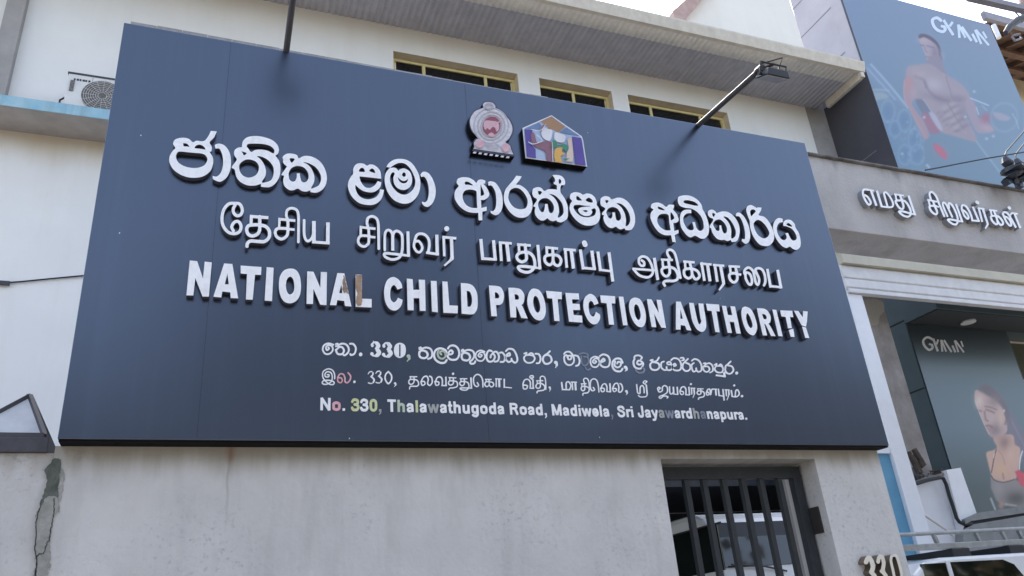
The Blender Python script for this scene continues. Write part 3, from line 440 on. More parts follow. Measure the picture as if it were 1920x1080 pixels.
m_fade = mat('vinyl_faded', lin('#8d93a0'), 0.5, lin('#6b7384'), 14, 0.5); m_pale = mat('vinyl_pale_green', lin('#c3d0b8'), 0.5); m_ggrey = mat('vinyl_grey', lin('#a9aaa6'), 0.5)

# ------------------------------------------------------------------ ground
def sheet(name, x0, y0, x1, y1, z, m, kind='structure'):
    o = MB().add([(x0,y0,z),(x1,y0,z),(x1,y1,z),(x0,y1,z)], [(0,1,2,3)]).build(name, m); tag(o, kind=kind); return o
sheet('ground', -1500, -1500, 1500, 1500, -0.16, m_earth)
sheet('road', -300, -13.0, 300, -5.4, -0.12, m_asph)
p = MB().box((-300,-5.4,-0.15), (300,6.0,0.0)).build('pavement', m_pave); tag(p, kind='structure')
random.seed(4)
lf = MB()  # unseen trees behind the camera, sized and browned for the board's reflection
for k in range(22000):
    cx = random.uniform(-45, 60); hgt = 11.5+2.6*math.sin(cx*0.35)+1.6*math.sin(cx*0.9+1)+random.uniform(-1.0, 1.0)
    z = hgt*random.random()**0.7; y = -20+random.uniform(-2.5, 2.0)
    s = random.uniform(0.22, 0.5); a = Vector((random.gauss(0,1), random.gauss(0,1), random.gauss(0,1))).normalized(); b = a.orthogonal().normalized()
    a = a.cross(b)*s; b = b*s*0.6; c = Vector((cx, y, z-0.1)); lf.add([c-a, c-b, c+a, c+b], [(0,1,2,3)])
o = lf.build('unseen_tree_line', m_leaf); tag(o, 'dense line of brown trees across the road, unseen, shaped for the board reflection', 'trees', kind='stuff')

def ragged(loops, amp, seed):
    rs = np.random.RandomState(seed); out = []
    for L in loops:
        P = []
        for q in range(len(L)):
            a, c = L[q], L[(q+1) % len(L)]; n = max(1, int(np.hypot(*(c-a))/7))
            P += [a+(c-a)*t/n for t in range(n)]
        P = np.array(P); e = rs.normal(0, amp, P.shape); e += np.roll(e, 1, 0)*0.8+np.roll(e, 2, 0)*0.5; out.append(P+e)
    return out
# ------------------------------------------------------------------ boundary wall with gate opening
YW = 0.10
gx0 = onY(1240, 870, YW).x; gx1 = onY(1529, 870, YW).x; gzt = onY(1380, 860, YW).z
wx1 = onY(1700, 1050, YW).x
wall = empty('boundary_wall', (0, YW, 0), 'grey plastered boundary wall below the blue name board, with a barred gate opening', 'wall')
def xz(y): return lambda a, b: Vector((a, y, b))
wm = MB(); xs0 = onY(97, 880, YW).x
plate('', [rect(-0.70,-0.1,wx1,2.50), rect(gx0,-0.2,gx1,gzt)[::-1]] if False else [np.array([(xs0,-0.1),(gx0,-0.1),(gx0,gzt),(gx1,gzt),(gx1,-0.1),(wx1,-0.1),(wx1,2.52),(xs0,2.52)])], xz(YW), (0,0.32,0), None, None, mb=wm)
wb = wm.build('wall', m_plaster, wall)
MB().box((-2.6,YW+0.015,-0.1), (xs0-0.003,0.40,2.49)).build('gate_pier', m_plaster, wall)
MB().box((3.74,0.14,2.501), (4.19,0.44,4.6)).build('pier_stem', m_concg, wall)
zf = lambda ox, oy, z, Y: (lambda a, b: onY(ox+a/z, oy+b/z, Y))
plate('mossy_crack', ragged(loops_of('O 300 420 330 425 345 460 335 500 330 560 325 640 310 650 290 625 260 640 225 690 228 650 250 600 265 540 262 510 245 490 262 470 280 450', 5), 2.6, 1), zf(0,720,3,YW-0.004), (0,0.003,0), m_patch, wall)
plate('repair_patch', ragged(loops_of('O 290 628 325 645 330 700 300 760 280 870 285 960 270 1040 262 1095 262 1095 180 1095 180 1095 200 1020 195 930 205 850 200 760 222 700 260 645', 5), 2.6, 2), zf(0,720,3,YW-0.0045), (0,0.003,0), m_patch2, wall)
plate('mortar_edge', ragged(loops_of('O 330 470 350 480 362 520 350 600 335 700 322 720 332 640 335 560', 5), 3, 4), zf(0,720,3,YW-0.003), (0,0.002,0), m_patch2, wall)
rs = np.random.RandomState(3)
for L_ in (((303,640),(305,700),(298,760),(285,830),(280,870),(262,900),(245,950),(215,960),(205,1030),(198,1095)), ((228,690),(205,760),(203,850),(196,930),(207,1000),(190,1090))):
    c_ = crom(np.array(L_, float), False); c_ = c_+rs.normal(0, 2.2, c_.shape)
    MB().tube([onY(p_[0]/3, 720+p_[1]/3, YW-0.0055) for p_ in c_], list(0.0012+0.0012*rs.rand(len(c_))), 5).build('crack', m_seam, wall)

# stains belong to this wall: damp line under the board and one rust run
nt2 = m_plaster.node_tree; N = nt2.nodes; Lk = nt2.links; bs = N['Principled BSDF']
src = bs.inputs['Base Color'].links[0].from_socket
geo = N.new('ShaderNodeNewGeometry'); sp = N.new('ShaderNodeSeparateXYZ'); Lk.new(geo.outputs['Position'], sp.inputs[0])
def math_(op, a, b=None, c=None):
    q = N.new('ShaderNodeMath'); q.operation = op
    for i, v in enumerate((a, b, c)):
        if v is None: continue
        if isinstance(v, (int, float)): q.inputs[i].default_value = v
        else: Lk.new(v, q.inputs[i])
    return q.outputs[0]
def maprange(v, a, b, c, d):
    q = N.new('ShaderNodeMapRange'); q.interpolation_type = 'SMOOTHSTEP'; Lk.new(v, q.inputs[0])
    for i, t in enumerate((a, b, c, d)): q.inputs[1+i].default_value = t
    return q.outputs[0]
mp = N.new('ShaderNodeMapping'); mp.inputs['Scale'].default_value = (16, 1, 1.1); Lk.new(geo.outputs['Position'], mp.inputs[0])
ns = N.new('ShaderNodeTexNoise'); ns.inputs['Scale'].default_value = 1.0; ns.inputs['Detail'].default_value = 7; Lk.new(mp.outputs[0], ns.inputs['Vector'])
drip = math_('MULTIPLY', maprange(math_('ADD', sp.outputs['Z'], math_('MULTIPLY', ns.outputs['Fac'], 0.16)), 2.44, 2.60, 0, 1), 0.75)
mx = N.new('ShaderNodeMixRGB'); mx.inputs[2].default_value = lin('#8f8878')+(1,); Lk.new(drip, mx.inputs[0]); Lk.new(src, mx.inputs[1])
rx = onY(430, 850, YW)
nw = N.new('ShaderNodeTexNoise'); nw.inputs['Scale'].default_value = 5; Lk.new(geo.outputs['Position'], nw.inputs['Vector'])
dx = math_('ABSOLUTE', math_('SUBTRACT', math_('SUBTRACT', sp.outputs['X'], rx.x), math_('MULTIPLY', math_('SUBTRACT', nw.outputs['Fac'], 0.5), 0.05)))
run = math_('MULTIPLY', maprange(dx, 0.0, 0.012, 0.35, 0.0), maprange(sp.outputs['Z'], 2.05, 2.4, 0.0, 1.0))
mx2 = N.new('ShaderNodeMixRGB'); mx2.inputs[2].default_value = lin('#7d7671')+(1,); Lk.new(run, mx2.inputs[0]); Lk.new(mx.outputs[0], mx2.inputs[1])
rr = math_('MULTIPLY', maprange(dx, 0.0, 0.03, 0.45, 0.0), maprange(sp.outputs['Z'], 2.42, 2.47, 0.0, 1.0))
mx3 = N.new('ShaderNodeMixRGB'); mx3.inputs[2].default_value = lin('#8a5a3c')+(1,); Lk.new(rr, mx3.inputs[0]); Lk.new(mx2.outputs[0], mx3.inputs[1])
# trowel scuffs
n3 = N.new('ShaderNodeTexNoise'); n3.inputs['Scale'].default_value = 38; n3.inputs['Detail'].default_value = 10; n3.inputs['Roughness'].default_value = 0.75; Lk.new(geo.outputs['Position'], n3.inputs['Vector'])
n4 = N.new('ShaderNodeTexNoise'); n4.inputs['Scale'].default_value = 1.7; n4.inputs['Detail'].default_value = 3; Lk.new(geo.outputs['Position'], n4.inputs['Vector'])
sc = math_('MULTIPLY', maprange(n3.outputs['Fac'], 0.52, 0.66, 0.0, 0.45), maprange(n4.outputs['Fac'], 0.45, 0.62, 0.0, 1.0))
mx4 = N.new('ShaderNodeMixRGB'); mx4.inputs[2].default_value = lin('#7f7f86')+(1,); Lk.new(sc, mx4.inputs[0]); Lk.new(mx3.outputs[0], mx4.inputs[1])
Lk.new(mx4.outputs[0], bs.inputs['Base Color'])

# ------------------------------------------------------------------ the name board
bx0, bx1, bz0, bz1 = -0.608, 4.228, 2.527, 4.929
board = empty('name_board', (1.81, 0.0, bz0), 'large dark blue board with raised white letters in three scripts on the grey wall', 'sign')
MB().box((bx0,0.0,bz0), (bx1,0.10,bz1)).build('panel', m_board, board, bevel=0.004)
MB().box((bx0+0.004,0.008,bz0-0.009), (bx1-0.004,0.098,bz0-0.001)).build('bottom_trim', m_trim, board)
fl = MB()
nseg = 26
for i in range(nseg):
    a = bx0+0.03+(bx1-bx0-1.25)*i/nseg; b = bx0+0.03+(bx1-bx0-1.25)*(i+1)/nseg-0.002
    h = 0.044*(1-0.6*i/nseg)+random.uniform(-0.004, 0.004)
    fl.box((a,0.03,bz1+0.001), (b,0.10,bz1+h))
fl.build('top_flashing', m_flash, board)
for x in (0.1, 1.7, 3.3): MB().box((x,0.101,2.55), (x+0.06,0.17,4.9)).build('back_stud', m_dark, board)
LY = -0.034
def letters(sheets, parent, Y, depth, mats, step=0.42, name='letter', labels=None):
    k = 0
    for ox, oy, z, gl in sheets:
        for g in gl:
            o = plate(name, loops_of(g, step*z), zf(ox, oy, z, Y), (0,depth,0), mats, parent, 0, 1)
            if labels and k in labels:
                lab, m0 = labels[k]; o['label'] = lab; o.data.materials[0] = m0
            k += 1
letters(SINHALA_TITLE, board, LY, 0.0335, [m_face, m_side])
letters(TAMIL_TITLE, board, LY, 0.0335, [m_face, m_side])
letters(ENGLISH_TITLE, board, LY, 0.0335, [m_face, m_side], labels={7: ('letter L with its white face partly peeled to brown', m_face)})
for g_ in ('O 853 280 853 280 949 282 949 282 946 420 950 560 948 640 955 690 930 745 870 735 862 640 880 560 856 480', 'O 672 302 688 300 715 420 748 565 735 560 705 545 680 555 655 490 668 440 655 400'):
    plate('peeled_patch', ragged(loops_of(g_, 3), 2.0, 6), zf(560, 480, 8, LY-0.0012), (0,0.001,0), m_peel, board)
for x_, y_ in ((1102,249),(224,437),(264,254),(700,640),(655,822),(1124,820),(430,300),(1350,560)):
    q_ = onY(x_, y_, 0); MB().tube([q_, q_+Vector((0.001,-0.0012,0))], 0.0035, 8).build('paint_speck', m_face, board)
def address(sheets, words, special, default):
    """flat vinyl lines, one part per word; words lists how many signs each word has"""
    look = {i: m_ for ids, m_ in special for i in ids}; k = 0; flat = [(ox, oy, z, g) for ox, oy, z, gl in sheets for g in gl]
    for n in words:
        mb = MB(); mats = [default]
        for i in range(k, min(k+n, len(flat))):
            ox, oy, z, g = flat[i]; m_ = look.get(i, default)
            if m_ not in mats: mats.append(m_)
            j = mats.index(m_); plate('', loops_of(g, 0.3*z), zf(ox, oy, z, -0.004), (0,0.0035,0), None, None, j, j, mb=mb)
        mb.build('address_word', mats, board); k += n
address(SINHALA_ADDRESS, (4,4,9,4,7,2,9), [((7,), m_pale), ((10,), m_pale), ((23,), m_fade), ((29,), m_fade)], m_face)
address(TAMIL_ADDRESS, (3,4,9,3,7,1,10), [((1,), m_red)], m_face)
# English address line: a plain bold sans drawn with a pen, units of 1/100 em, y up
SANS = {'N':(72,'L14 13 0 13 72|L14 59 0 59 72|L15 11 70 61 2'),'o':(61,'S14 30 46 14 40 13 26 14 12 30 6 46 12 48 26 46 40 30 46'),'.':(28,'L14 14 0 14 14'),
 '3':(56,'S14 9 54 16 64 28 66 42 60 42 46 34 38 24 38|S14 26 38 40 34 46 22 40 9 28 6 14 8 8 18'),'0':(56,'S14 28 66 14 58 11 36 14 14 28 6 42 14 45 36 42 58 28 66'),',':(28,'L14 14 0 14 14|S7 17 2 17 -6 10 -14'),
 'T':(61,'L15 31 0 31 72|L13 3 66 58 66'),'h':(61,'L14 14 0 14 72|S14 14 28 20 42 32 46 45 40 46 26|L14 46 0 46 28'),'a':(56,'S13 11 38 18 46 30 46 40 42 41 32 42 12|L13 42 2 42 24|S12 41 28 22 25 12 18 14 8 24 6 36 10 41 20'),
 'l':(28,'L14 14 0 14 72'),'w':(78,'L13 7 52 23 0|L13 23 0 39 50|L13 39 50 55 0|L13 55 0 71 52'),'t':(33,'S13 15 66 15 16 19 7 30 6|L11 2 46 31 46'),'u':(61,'L14 14 52 14 24|S14 14 26 15 12 27 6 40 10 47 24|L14 47 0 47 52'),
 'g':(61,'S14 30 46 15 40 13 26 15 12 30 6 44 12 46 26 44 40 30 46|S14 47 46 47 2 40 -12 28 -14 14 -9|L14 47 10 47 52'),'d':(61,'S14 30 46 15 40 13 26 15 12 30 6 44 12 46 26 44 40 30 46|L14 47 0 47 72'),
 'R':(72,'L14 14 0 14 72|S13 14 65 42 65 54 60 56 50 50 41 40 38 14 38|S14 38 38 48 28 58 6|L14 54 12 61 0'),'M':(83,'L14 13 0 13 72|L14 70 0 70 72|L14 15 70 41 4|L14 68 70 42 4'),'i':(28,'L14 14 0 14 52|L14 14 60 14 72'),
 'e':(56,'S14 12 26 44 26 44 28 40 42 28 46 15 40 12 26 15 12 28 6 38 8 45 15'),'S':(67,'S14 56 54 50 64 34 67 18 63 14 52 22 43 40 37 54 28 54 15 44 7 30 5 16 9 9 21'),'r':(39,'L14 14 0 14 52|S14 14 28 20 43 36 45'),
 'J':(56,'S14 42 72 42 24 38 9 25 6 12 10 9 24'),'y':(56,'L14 7 52 29 4|L14 49 52 29 -2|S13 30 2 24 -12 10 -14'),'n':(61,'L14 14 0 14 52|S14 14 28 20 42 32 46 45 40 46 26|L14 46 0 46 28'),'p':(61,'L14 14 -20 14 52|S14 31 46 17 40 15 26 17 12 31 6 46 12 48 26 46 40 31 46')}
txt = 'No. 330, Thalawathugoda Road, Madiwela, Sri Jayawardhanapura.'
tint = {1:m_red, 4:m_lime, 6:m_lime, 7:m_ggrey, 10:m_pale, 12:m_lime, 14:m_ggrey, 38:m_fade, 47:m_ggrey, 48:m_fade, 52:m_ggrey, 53:m_fade}
def heavier(t): return '|'.join(e[0]+'%.1f' % (float(e.split()[0][1:])*1.12)+e[len(e.split()[0]):] for e in t.split('|'))
shape = {c: loops_of(heavier(SANS[c][1]), 1.2) for c in SANS}
A = onY(599, 769, -0.004); B = onY(1403, 787, -0.004); TOPL = onY(601, 745.5, -0.004)
tw = sum(SANS[c][0]+1 if c != ' ' else 29 for c in txt); sx = (B.x-A.x)/tw; sz = (TOPL.z-A.z)/72; xk = 0.0; mb = MB(); mats = [m_face]
for i, c in enumerate(txt+' '):
    if c == ' ':
        mb.build('address_word', mats, board); mb = MB(); mats = [m_face]; xk += 29; continue
    m_ = tint.get(i, m_face)
    if m_ not in mats: mats.append(m_)
    t0_ = xk; k_ = mats.index(m_)
    plate('', shape[c], lambda a, b, t0_=t0_: Vector((A.x+(t0_+a)*sx, -0.004, A.z+(B.z-A.z)*(t0_+a)/tw+b*sz)), (0,0.0035,0), None, None, k_, k_, mb=mb); xk += SANS[c][0]+1
for px_, py_ in ((908,690),(389,590)):
    x_ = onY(px_, py_, 0).x; MB().box((x_-0.0006,-0.0005,bz0+0.01), (x_+0.0006,0.0,bz1-0.01)).build('sheet_joint', m_trim, board)

# crest and house emblem
def relief(name, shapes, ox, oy, z, Y0, parent, base_depth, step=0.3):
    """shapes: list of (part name, outline, material); each lies 1.2 mm proud of the one before"""
    root = None
    for i, (nm, g, mats) in enumerate(shapes):
        Y = Y0-0.0012*i; off = base_depth if i == 0 else 0.0009
        o = plate(nm, loops_of(g, step*z), zf(ox, oy, z, Y), (0,off,0), mats, parent if i == 0 else root, 0, len(mats)-1 if isinstance(mats, list) else 0)
        if i == 0: root = o
    return root
c_w = mat('crest_silver', lin('#dcdbe2'), 0.45, lin('#b9b6c0'), 40, 0.7); c_w2 = mat('crest_grey', lin('#bdb8c0'), 0.5, lin('#9d96a0'), 60, 0.8)
c_mar = mat('crest_maroon', lin('#93485a'), 0.5); c_pink = mat('crest_pink', lin('#d9b3bc'), 0.5, lin('#c59aa6'), 50, 0.6); c_dk = mat('crest_outline', lin('#383a52'), 0.5)
def ell(cx, cy, rx, ry, hole=False, rot=0.0):
    return ('H ' if hole else 'O ')+' '.join('%.0f %.0f' % (cx+rx*math.cos(t)*math.cos(rot)-ry*math.sin(t)*math.sin(rot), cy+rx*math.cos(t)*math.sin(rot)+ry*math.sin(t)*math.cos(rot)) for t in np.linspace(0, 2*math.pi, 17)[:-1])
CB = 'O 390 250 382 215 410 183 460 175 512 188 545 228 552 256 622 300 692 370 735 450 738 520 703 600 660 640 705 670 722 720 748 780 748 780 748 803 748 803 270 738 270 738 290 695 282 640 308 600 330 588 268 520 238 440 243 360 288 290 350 258'
CI = 'O 398 252 394 218 416 193 460 187 504 199 534 234 538 262 612 310 678 376 718 452 722 520 688 594 645 638 695 676 710 722 735 778 735 778 285 712 285 712 298 690 294 645 318 610 345 590 280 520 250 440 255 365 298 298 355 268'
crest = relief('crest', [('crest', CB, [c_dk, m_trim]), ('crest_plate', CI, c_w),
  ('ring', ell(485,455,200,205,rot=.3)+'|'+ell(485,455,186,190,True,.3), c_w2), ('ring', ell(487,456,158,165,rot=.3)+'|'+ell(487,456,143,150,True,.3), c_w2),
  ('ring', ell(490,457,122,132,rot=.3)+'|'+ell(490,457,108,120,True,.3), c_w2), ('medallion', ell(490,457,98,108,rot=.3), c_mar),
  ('lion', 'O 400 440 415 400 450 395 500 400 550 410 575 450 570 500 545 520 530 480 500 470 470 500 440 480 425 500 405 480|S16 560 420 590 400 585 370', c_pink),
  ('lotus', 'O 450 560 490 530 530 565 500 580', c_pink), ('finial', ell(462,235,52,38)+'|'+ell(462,235,34,22,True), c_w2),
  ('disc', ell(360,655,46,48), c_pink), ('disc', ell(652,700,46,48), c_pink), ('scroll', 'S14 425 655 470 665 520 650 570 680|S10 440 690 500 705 560 715', c_w2),
  ('dash_band', '|'.join('P %d %d %d %d %d %d %d %d' % (x, 744+(x-285)*.141, x+34, 749+(x-285)*.141, x+22, 768+(x-285)*.141, x-12, 763+(x-285)*.141) for x in range(290, 720, 62)), c_w)],
  840, 160, 6, -0.042, board, 0.0415)
hb = mat('emblem_white', lin('#e4e4ea'), 0.5); h_br = mat('emblem_brown', lin('#a8825f'), 0.5); h_bl = mat('emblem_blue', lin('#6d86ad'), 0.5); h_lb = mat('emblem_pale_blue', lin('#aebfdd'), 0.5)
h_pu = mat('emblem_purple', lin('#57479a'), 0.5); h_ma = mat('emblem_mauve', lin('#8d6273'), 0.5); h_gr = mat('emblem_green', lin('#3c8a6c'), 0.5); h_or = mat('emblem_orange', lin('#e3b156'), 0.5); h_pe = mat('emblem_peach', lin('#dcc6b8'), 0.5)
relief('house_emblem', [('house_emblem', 'P 838 480 1165 336 1505 572 1522 622 1565 915 872 818', [hb, m_trim]), ('field', 'P 850 492 1165 346 1492 580 1512 622 1552 905 883 808', h_lb),
  ('roof_tile', 'P 1032 408 1165 348 1322 465 1240 530 1185 500 1140 500 1100 440', h_br), ('sky_panel', 'P 865 482 1025 415 1050 450 1040 500 940 490', h_bl), ('sky_panel', 'P 1330 470 1485 570 1340 545 1255 528', h_bl),
  ('purple_panel', 'P 862 492 950 498 945 620 920 640 985 720 990 818 888 800', h_pu), ('purple_panel', 'P 1395 575 1500 592 1550 900 1430 888 1425 800 1410 680', h_pu),
  ('figure', 'O 1050 640 1110 625 1170 640 1170 640 1178 855 1178 855 1115 845 1090 740 960 672 935 550 970 540 1000 640', h_ma), ('face_shape', 'O 1075 475 1120 490 1175 510 1150 620 1080 600 1050 540', hb), ('face_shape', 'O 1205 530 1260 540 1320 570 1300 640 1205 620', hb),
  ('figure', 'O 1210 715 1250 700 1290 700 1280 740 1310 770 1270 800 1290 870 1290 870 1205 860 1205 860 1195 780', h_or), ('figure', 'P 1342 600 1392 590 1412 780 1400 860 1330 855 1335 760 1360 700', h_pe),
  ('green_shape', 'O 1175 630 1215 620 1235 668 1310 660 1355 700 1340 742 1300 722 1285 690 1210 690 1180 722|P 1285 825 1370 820 1330 845', h_gr), ('hair', 'O 1050 470 1080 440 1110 455 1075 470 1050 520', h_ma), ('line', 'S8 905 635 960 660 1060 620 1000 560|S7 1172 640 1180 850|S7 940 495 1040 505 1100 440', hb)],
  840, 160, 6, -0.040, board, 0.0395)

# ------------------------------------------------------------------ flood lights above the board
def flood(base, tip, label):
    base, tip = Vector(base), Vector(tip); t = empty('flood_light', base, label, 'flood light', 'flood lights on arms above the board')
    d = (tip-base).normalized()
    MB().tube([base-d*0.16, tip], 0.019, 14).build('arm', m_pole, t, smooth=False)
    MB().box(base+Vector((-0.04,0.05,-0.10)), base+Vector((0.04,0.099,0.0))).build('arm_clamp', m_dark, t)
    MB().tube([tip-d*0.03, tip+d*0.03], 0.026, 14).build('end_cap', m_black, t)
    c = tip+Vector((0.07,-0.02,-0.06))
    rx = Vector((0.55,-0.55,-0.62)).normalized()                      # lens looks back and down at the board
    fwd = Vector((0.0,0.42,-0.90)).normalized(); side = Vector((1,0,0)); upv = side.cross(fwd)
    def q(a, b, e): return c+side*a+upv*b+fwd*e
    MB().add([q(sx*.092,sy*.066,0.01) for sx,sy in ((-1,-1),(1,-1),(1,1),(-1,1))]+[q(sx*.075,sy*.053,-0.04) for sx,sy in ((-1,-1),(1,-1),(1,1),(-1,1))], [(0,1,2,3),(7,6,5,4),(0,4,5,1),(1,5,6,2),(2,6,7,3),(3,7,4,0)]).build('housing', m_black, t, bevel=0.004)
    MB().add([q(sx*.08,sy*.054,0.012) for sx,sy in ((-1,-1),(1,-1),(1,1),(-1,1))]+[q(sx*.08,sy*.054,0.016) for sx,sy in ((-1,-1),(1,-1),(1,1),(-1,1))], [(0,1,2,3),(7,6,5,4),(0,4,5,1),(1,5,6,2),(2,6,7,3),(3,7,4,0)]).build('lens', m_lens, t)
    y = MB()
    y.tube([q(-.102,0,-.01), q(-.102,.0,-.085), q(.102,.0,-.085), q(.102,0,-.01)], 0.007, 8); y.tube([tip, q(0,0,-.085)], 0.010, 8)
    y.tube([q(-.092,.0,-.01), q(-.112,.0,-.01)], 0.014, 10); y.tube([q(.092,.0,-.01), q(.112,.0,-.01)], 0.014, 10)
    y.build('yoke', m_black, t)
    MB().tube([q(0.02,-.03,-.045), q(0.03,-.05,-.12), tip+Vector((0.03,0,0.06)), tip-d*0.05+Vector((0,0,0.022))], 0.005, 6).build('supply_cable', m_wire, t)
    return t
bxr = onY(1310, 235, 0.0); flood(bxr+Vector((0,0.02,0.005)), onX(1425, 131, bxr.x), 'grey arm with a flood light, standing clear of the right half of the board')
bxl = onY(537, 96, 0.0); tl = onX(549, 0, bxl.x); dl = (tl-bxl)
flood(bxl+Vector((0,0.02,0.005)), bxl+dl*(0.72/abs(dl.y)), 'dark lamp arm rising above the left part of the board and out of the picture')

# ------------------------------------------------------------------ pyramid lamp on the left pier
fz = onY(83, 817, 0.12).z; fx1 = onY(83, 817, 0.12).x; s_ = 0.34; fx0 = fx1-s_
lamp = empty('pier_lamp', (fx0+s_/2, 0.29, 2.49), 'pyramid shaped lantern with white panes and dark frame on the wall beside the board', 'lantern')
MB().box((fx0-0.02,0.10,2.491), (fx1+0.025,0.12+s_+0.02,fz-0.012)).build('base', m_frame, lamp, bevel=0.004)
apx = Vector((onY(64.5, 742, 0.12+s_/2).x-0.02, 0.12+s_/2, onY(64.5, 742, 0.12+s_/2).z))
cs = [Vector((fx0,0.12,fz)), Vector((fx1,0.12,fz)), Vector((fx1,0.12+s_,fz)), Vector((fx0,0.12+s_,fz))]
fr = MB()
for i in range(4):
    fr.bar(cs[i], cs[(i+1) % 4], 0.022, 0.022); fr.bar(cs[i], apx, 0.02, 0.02)
fr.build('frame', m_frame, lamp)
for i in range(4):
    a, b = cs[i], cs[(i+1) % 4]; g = (a+b+apx)/3
    MB().prism([g+(v-g)*0.97 for v in (a, b, apx)], (Vector((apx.x, apx.y, fz))-g)*0.03).build('pane', m_pane, lamp)

# ------------------------------------------------------------------ barred gate
GY = onX(1502, 876, gx1).y
gate = empty('barred_gate', ((gx0+gx1)/2, GY, 0), 'dark grey gate of upright steel bars in the wall opening', 'gate')
gf = MB(); z1 = gzt-0.02
gf.box((gx0+0.01,GY,0.05), (gx0+0.075,GY+0.05,z1)); gf.box((gx1-0.085,GY,0.05), (gx1-0.015,GY+0.05,z1)); gf.box((gx0+0.076,GY,z1-0.075), (gx1-0.086,GY+0.05,z1)); gf.box((gx0+0.076,GY,0.05), (gx1-0.086,GY+0.05,0.12)); gf.box((gx0+0.076,GY+0.005,1.0), (gx1-0.086,GY+0.045,1.06))
gf.build('frame', m_gate, gate, bevel=0.003)
for px_ in (1286, 1320, 1357, 1393, 1427, 1461):
    x = onY(px_, 905, GY+0.02).x; b = MB(); b.box((x-0.017,GY+0.008,0.121), (x+0.017,GY+0.042,0.999)); b.box((x-0.017,GY+0.008,1.061), (x+0.017,GY+0.042,z1-0.076)); b.build('bar', m_gate, gate)
hz0 = onY(1540, 1000, YW+0.1).z
MB().box((gx1-0.012,YW+0.06,hz0), (gx1-0.001,YW+0.20,hz0+0.16)).build('lock_plate', m_rust, gate)
lp = MB(); xa = onY(1478, 905, 0.62).x; lp.box((xa-0.035,0.60,0.0), (xa+0.035,0.67,2.75)); o = lp.build('gate_stop_post', m_concg); tag(o, 'pale grey post standing just behind the right side of the barred gate', 'post')

# ------------------------------------------------------------------ house number
num = empty('house_number', (4.0, YW, 1.7), 'polished metal house number 330 fixed to the right end of the wall', 'house number')
for ox, oy, z, gl in NUMERALS:
    for g in gl: plate('digit', loops_of(g, 6), zf(ox, oy, z, YW-0.05), (0,0.0495,0), [m_brass, m_brass_side], num, 0, 1)
# ------------------------------------------------------------------ main building behind the wall
YF = 5.5
zs = onY(1233, 146, YF).z                                  # soffit level
xr = onY(1520, 240, YF).x                                  # right corner
zl1 = onY(0, 243, YF).z; YL = onZ(0, 198, zl1).y           # ledge underside and front
zl2 = onY(0, 178, YL).z
bld = empty('office_building', (3.5, YF, 0), 'white office building behind the board, with narrow upper windows and a deep grey eave', 'building')
wins = []
for (xa, ya), (xb, yb) in (((737,84),(970,138)), ((1010,142),(1146,171)), ((1177,180),(1366,223))):
    P, Q = onY(xa, ya, YF), onY(xb, yb, YF); wins.append((P.x, Q.x, (P.z+Q.z)/2))
wz = sum(w_[2] for w_ in wins)/3
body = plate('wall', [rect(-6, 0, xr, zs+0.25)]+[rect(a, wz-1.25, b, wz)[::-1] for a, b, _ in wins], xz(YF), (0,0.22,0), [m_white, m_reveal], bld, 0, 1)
pc0 = onY(2, 110, YF).x; pc1 = onY(17, 70, YF-0.1).x
MB().box((pc0-0.05,YF-0.12,zl2+0.001), (pc1+0.1,YF-0.001,zs-0.002)).build('pilaster', m_concg, bld)
cd = [(540,'a')]
for a, b, z in wins:
    f = MB(); y = YF+0.13; t_ = 0.045
    f.box((a+.002,y,wz-t_-.03), (b-.002,y+.05,wz-.032)); f.box((a+.002,y,wz-1.24), (b-.002,y+.05,wz-1.19)); f.box((a+.002,y,wz-1.189), (a+.05,y+.05,wz-t_-.031)); f.box((b-.05,y,wz-1.189), (b-.002,y+.05,wz-t_-.031))
    n_ = 2 if b-a < 1.6 else 3
    cuts = [a+(b-a)*(0.5 if n_ == 2 else (0.25 if k == 0 else 0.75)) for k in range(n_-1)]
    for c in cuts: f.box((c-.025,y+.002,wz-1.189), (c+.025,y+.048,wz-t_-.031))
    fo = f.build('window', m_yellow, bld)
    xs = [a+.05]+cuts+[b-.05]
    for i in range(n_): MB().box((xs[i]+.026,y+.02,wz-1.188), (xs[i+1]-.026,y+.026,wz-t_-.032)).build('pane', m_glass, fo)
    MB().box((a+.003,y+0.4,wz-1.3), (b-.003,y+.41,wz-0.02)).build('blind', m_dark, fo)
YG = onZ(1433, 97, zs).y                                   # eave edge
xe = onY(1613, 140, YG).x
def wavy(x0, x1, y0, y1, z, per, amp, thick=0.012):
    mb = MB(); n = int((x1-x0)/per*6); k = 0
    prof = [0, 0, 1, 1, 1, 0]
    v = []
    for i in range(n+1):
        x = x0+(x1-x0)*i/n; dz = amp*prof[i % 6]
        v += [(x,y0,z-dz), (x,y1,z-dz)]
    f = [(2*i,2*i+1,2*i+3,2*i+2) for i in range(n)]
    v2 = [(a,b,c+thick+amp) for a,b,c in v]; m0 = len(v)
    f += [(m0+2*i,m0+2*i+2,m0+2*i+3,m0+2*i+1) for i in range(n)]
    return mb.add(v+v2, f)
YS2 = YG+0.30
wavy(-6, xe-0.06, YS2, YF-0.002, zs, 0.10, 0.012).build('soffit', m_soffit, bld)
wavy(-6, xe-0.06, YG, YS2-0.003, zs+0.002, 0.10, 0.012).build('eave_strip', m_strip, bld)
gt = onY(1433, 72, YG-0.12).z
g = MB(); g.prism([(-6,YG-0.12,gt), (-6,YG-0.12,gt-0.03), (-6,YG-0.07,zs-0.02), (-6,YG-0.001,zs-0.02), (-6,YG-0.001,gt)], (xe+6.06,0,0)); g.build('gutter', m_cream, bld)
MB().box((xe-0.055,YG,zs-0.15), (xe+0.02,YF-0.25,zs+0.10)).build('barge_board', m_cream, bld, bevel=0.004)
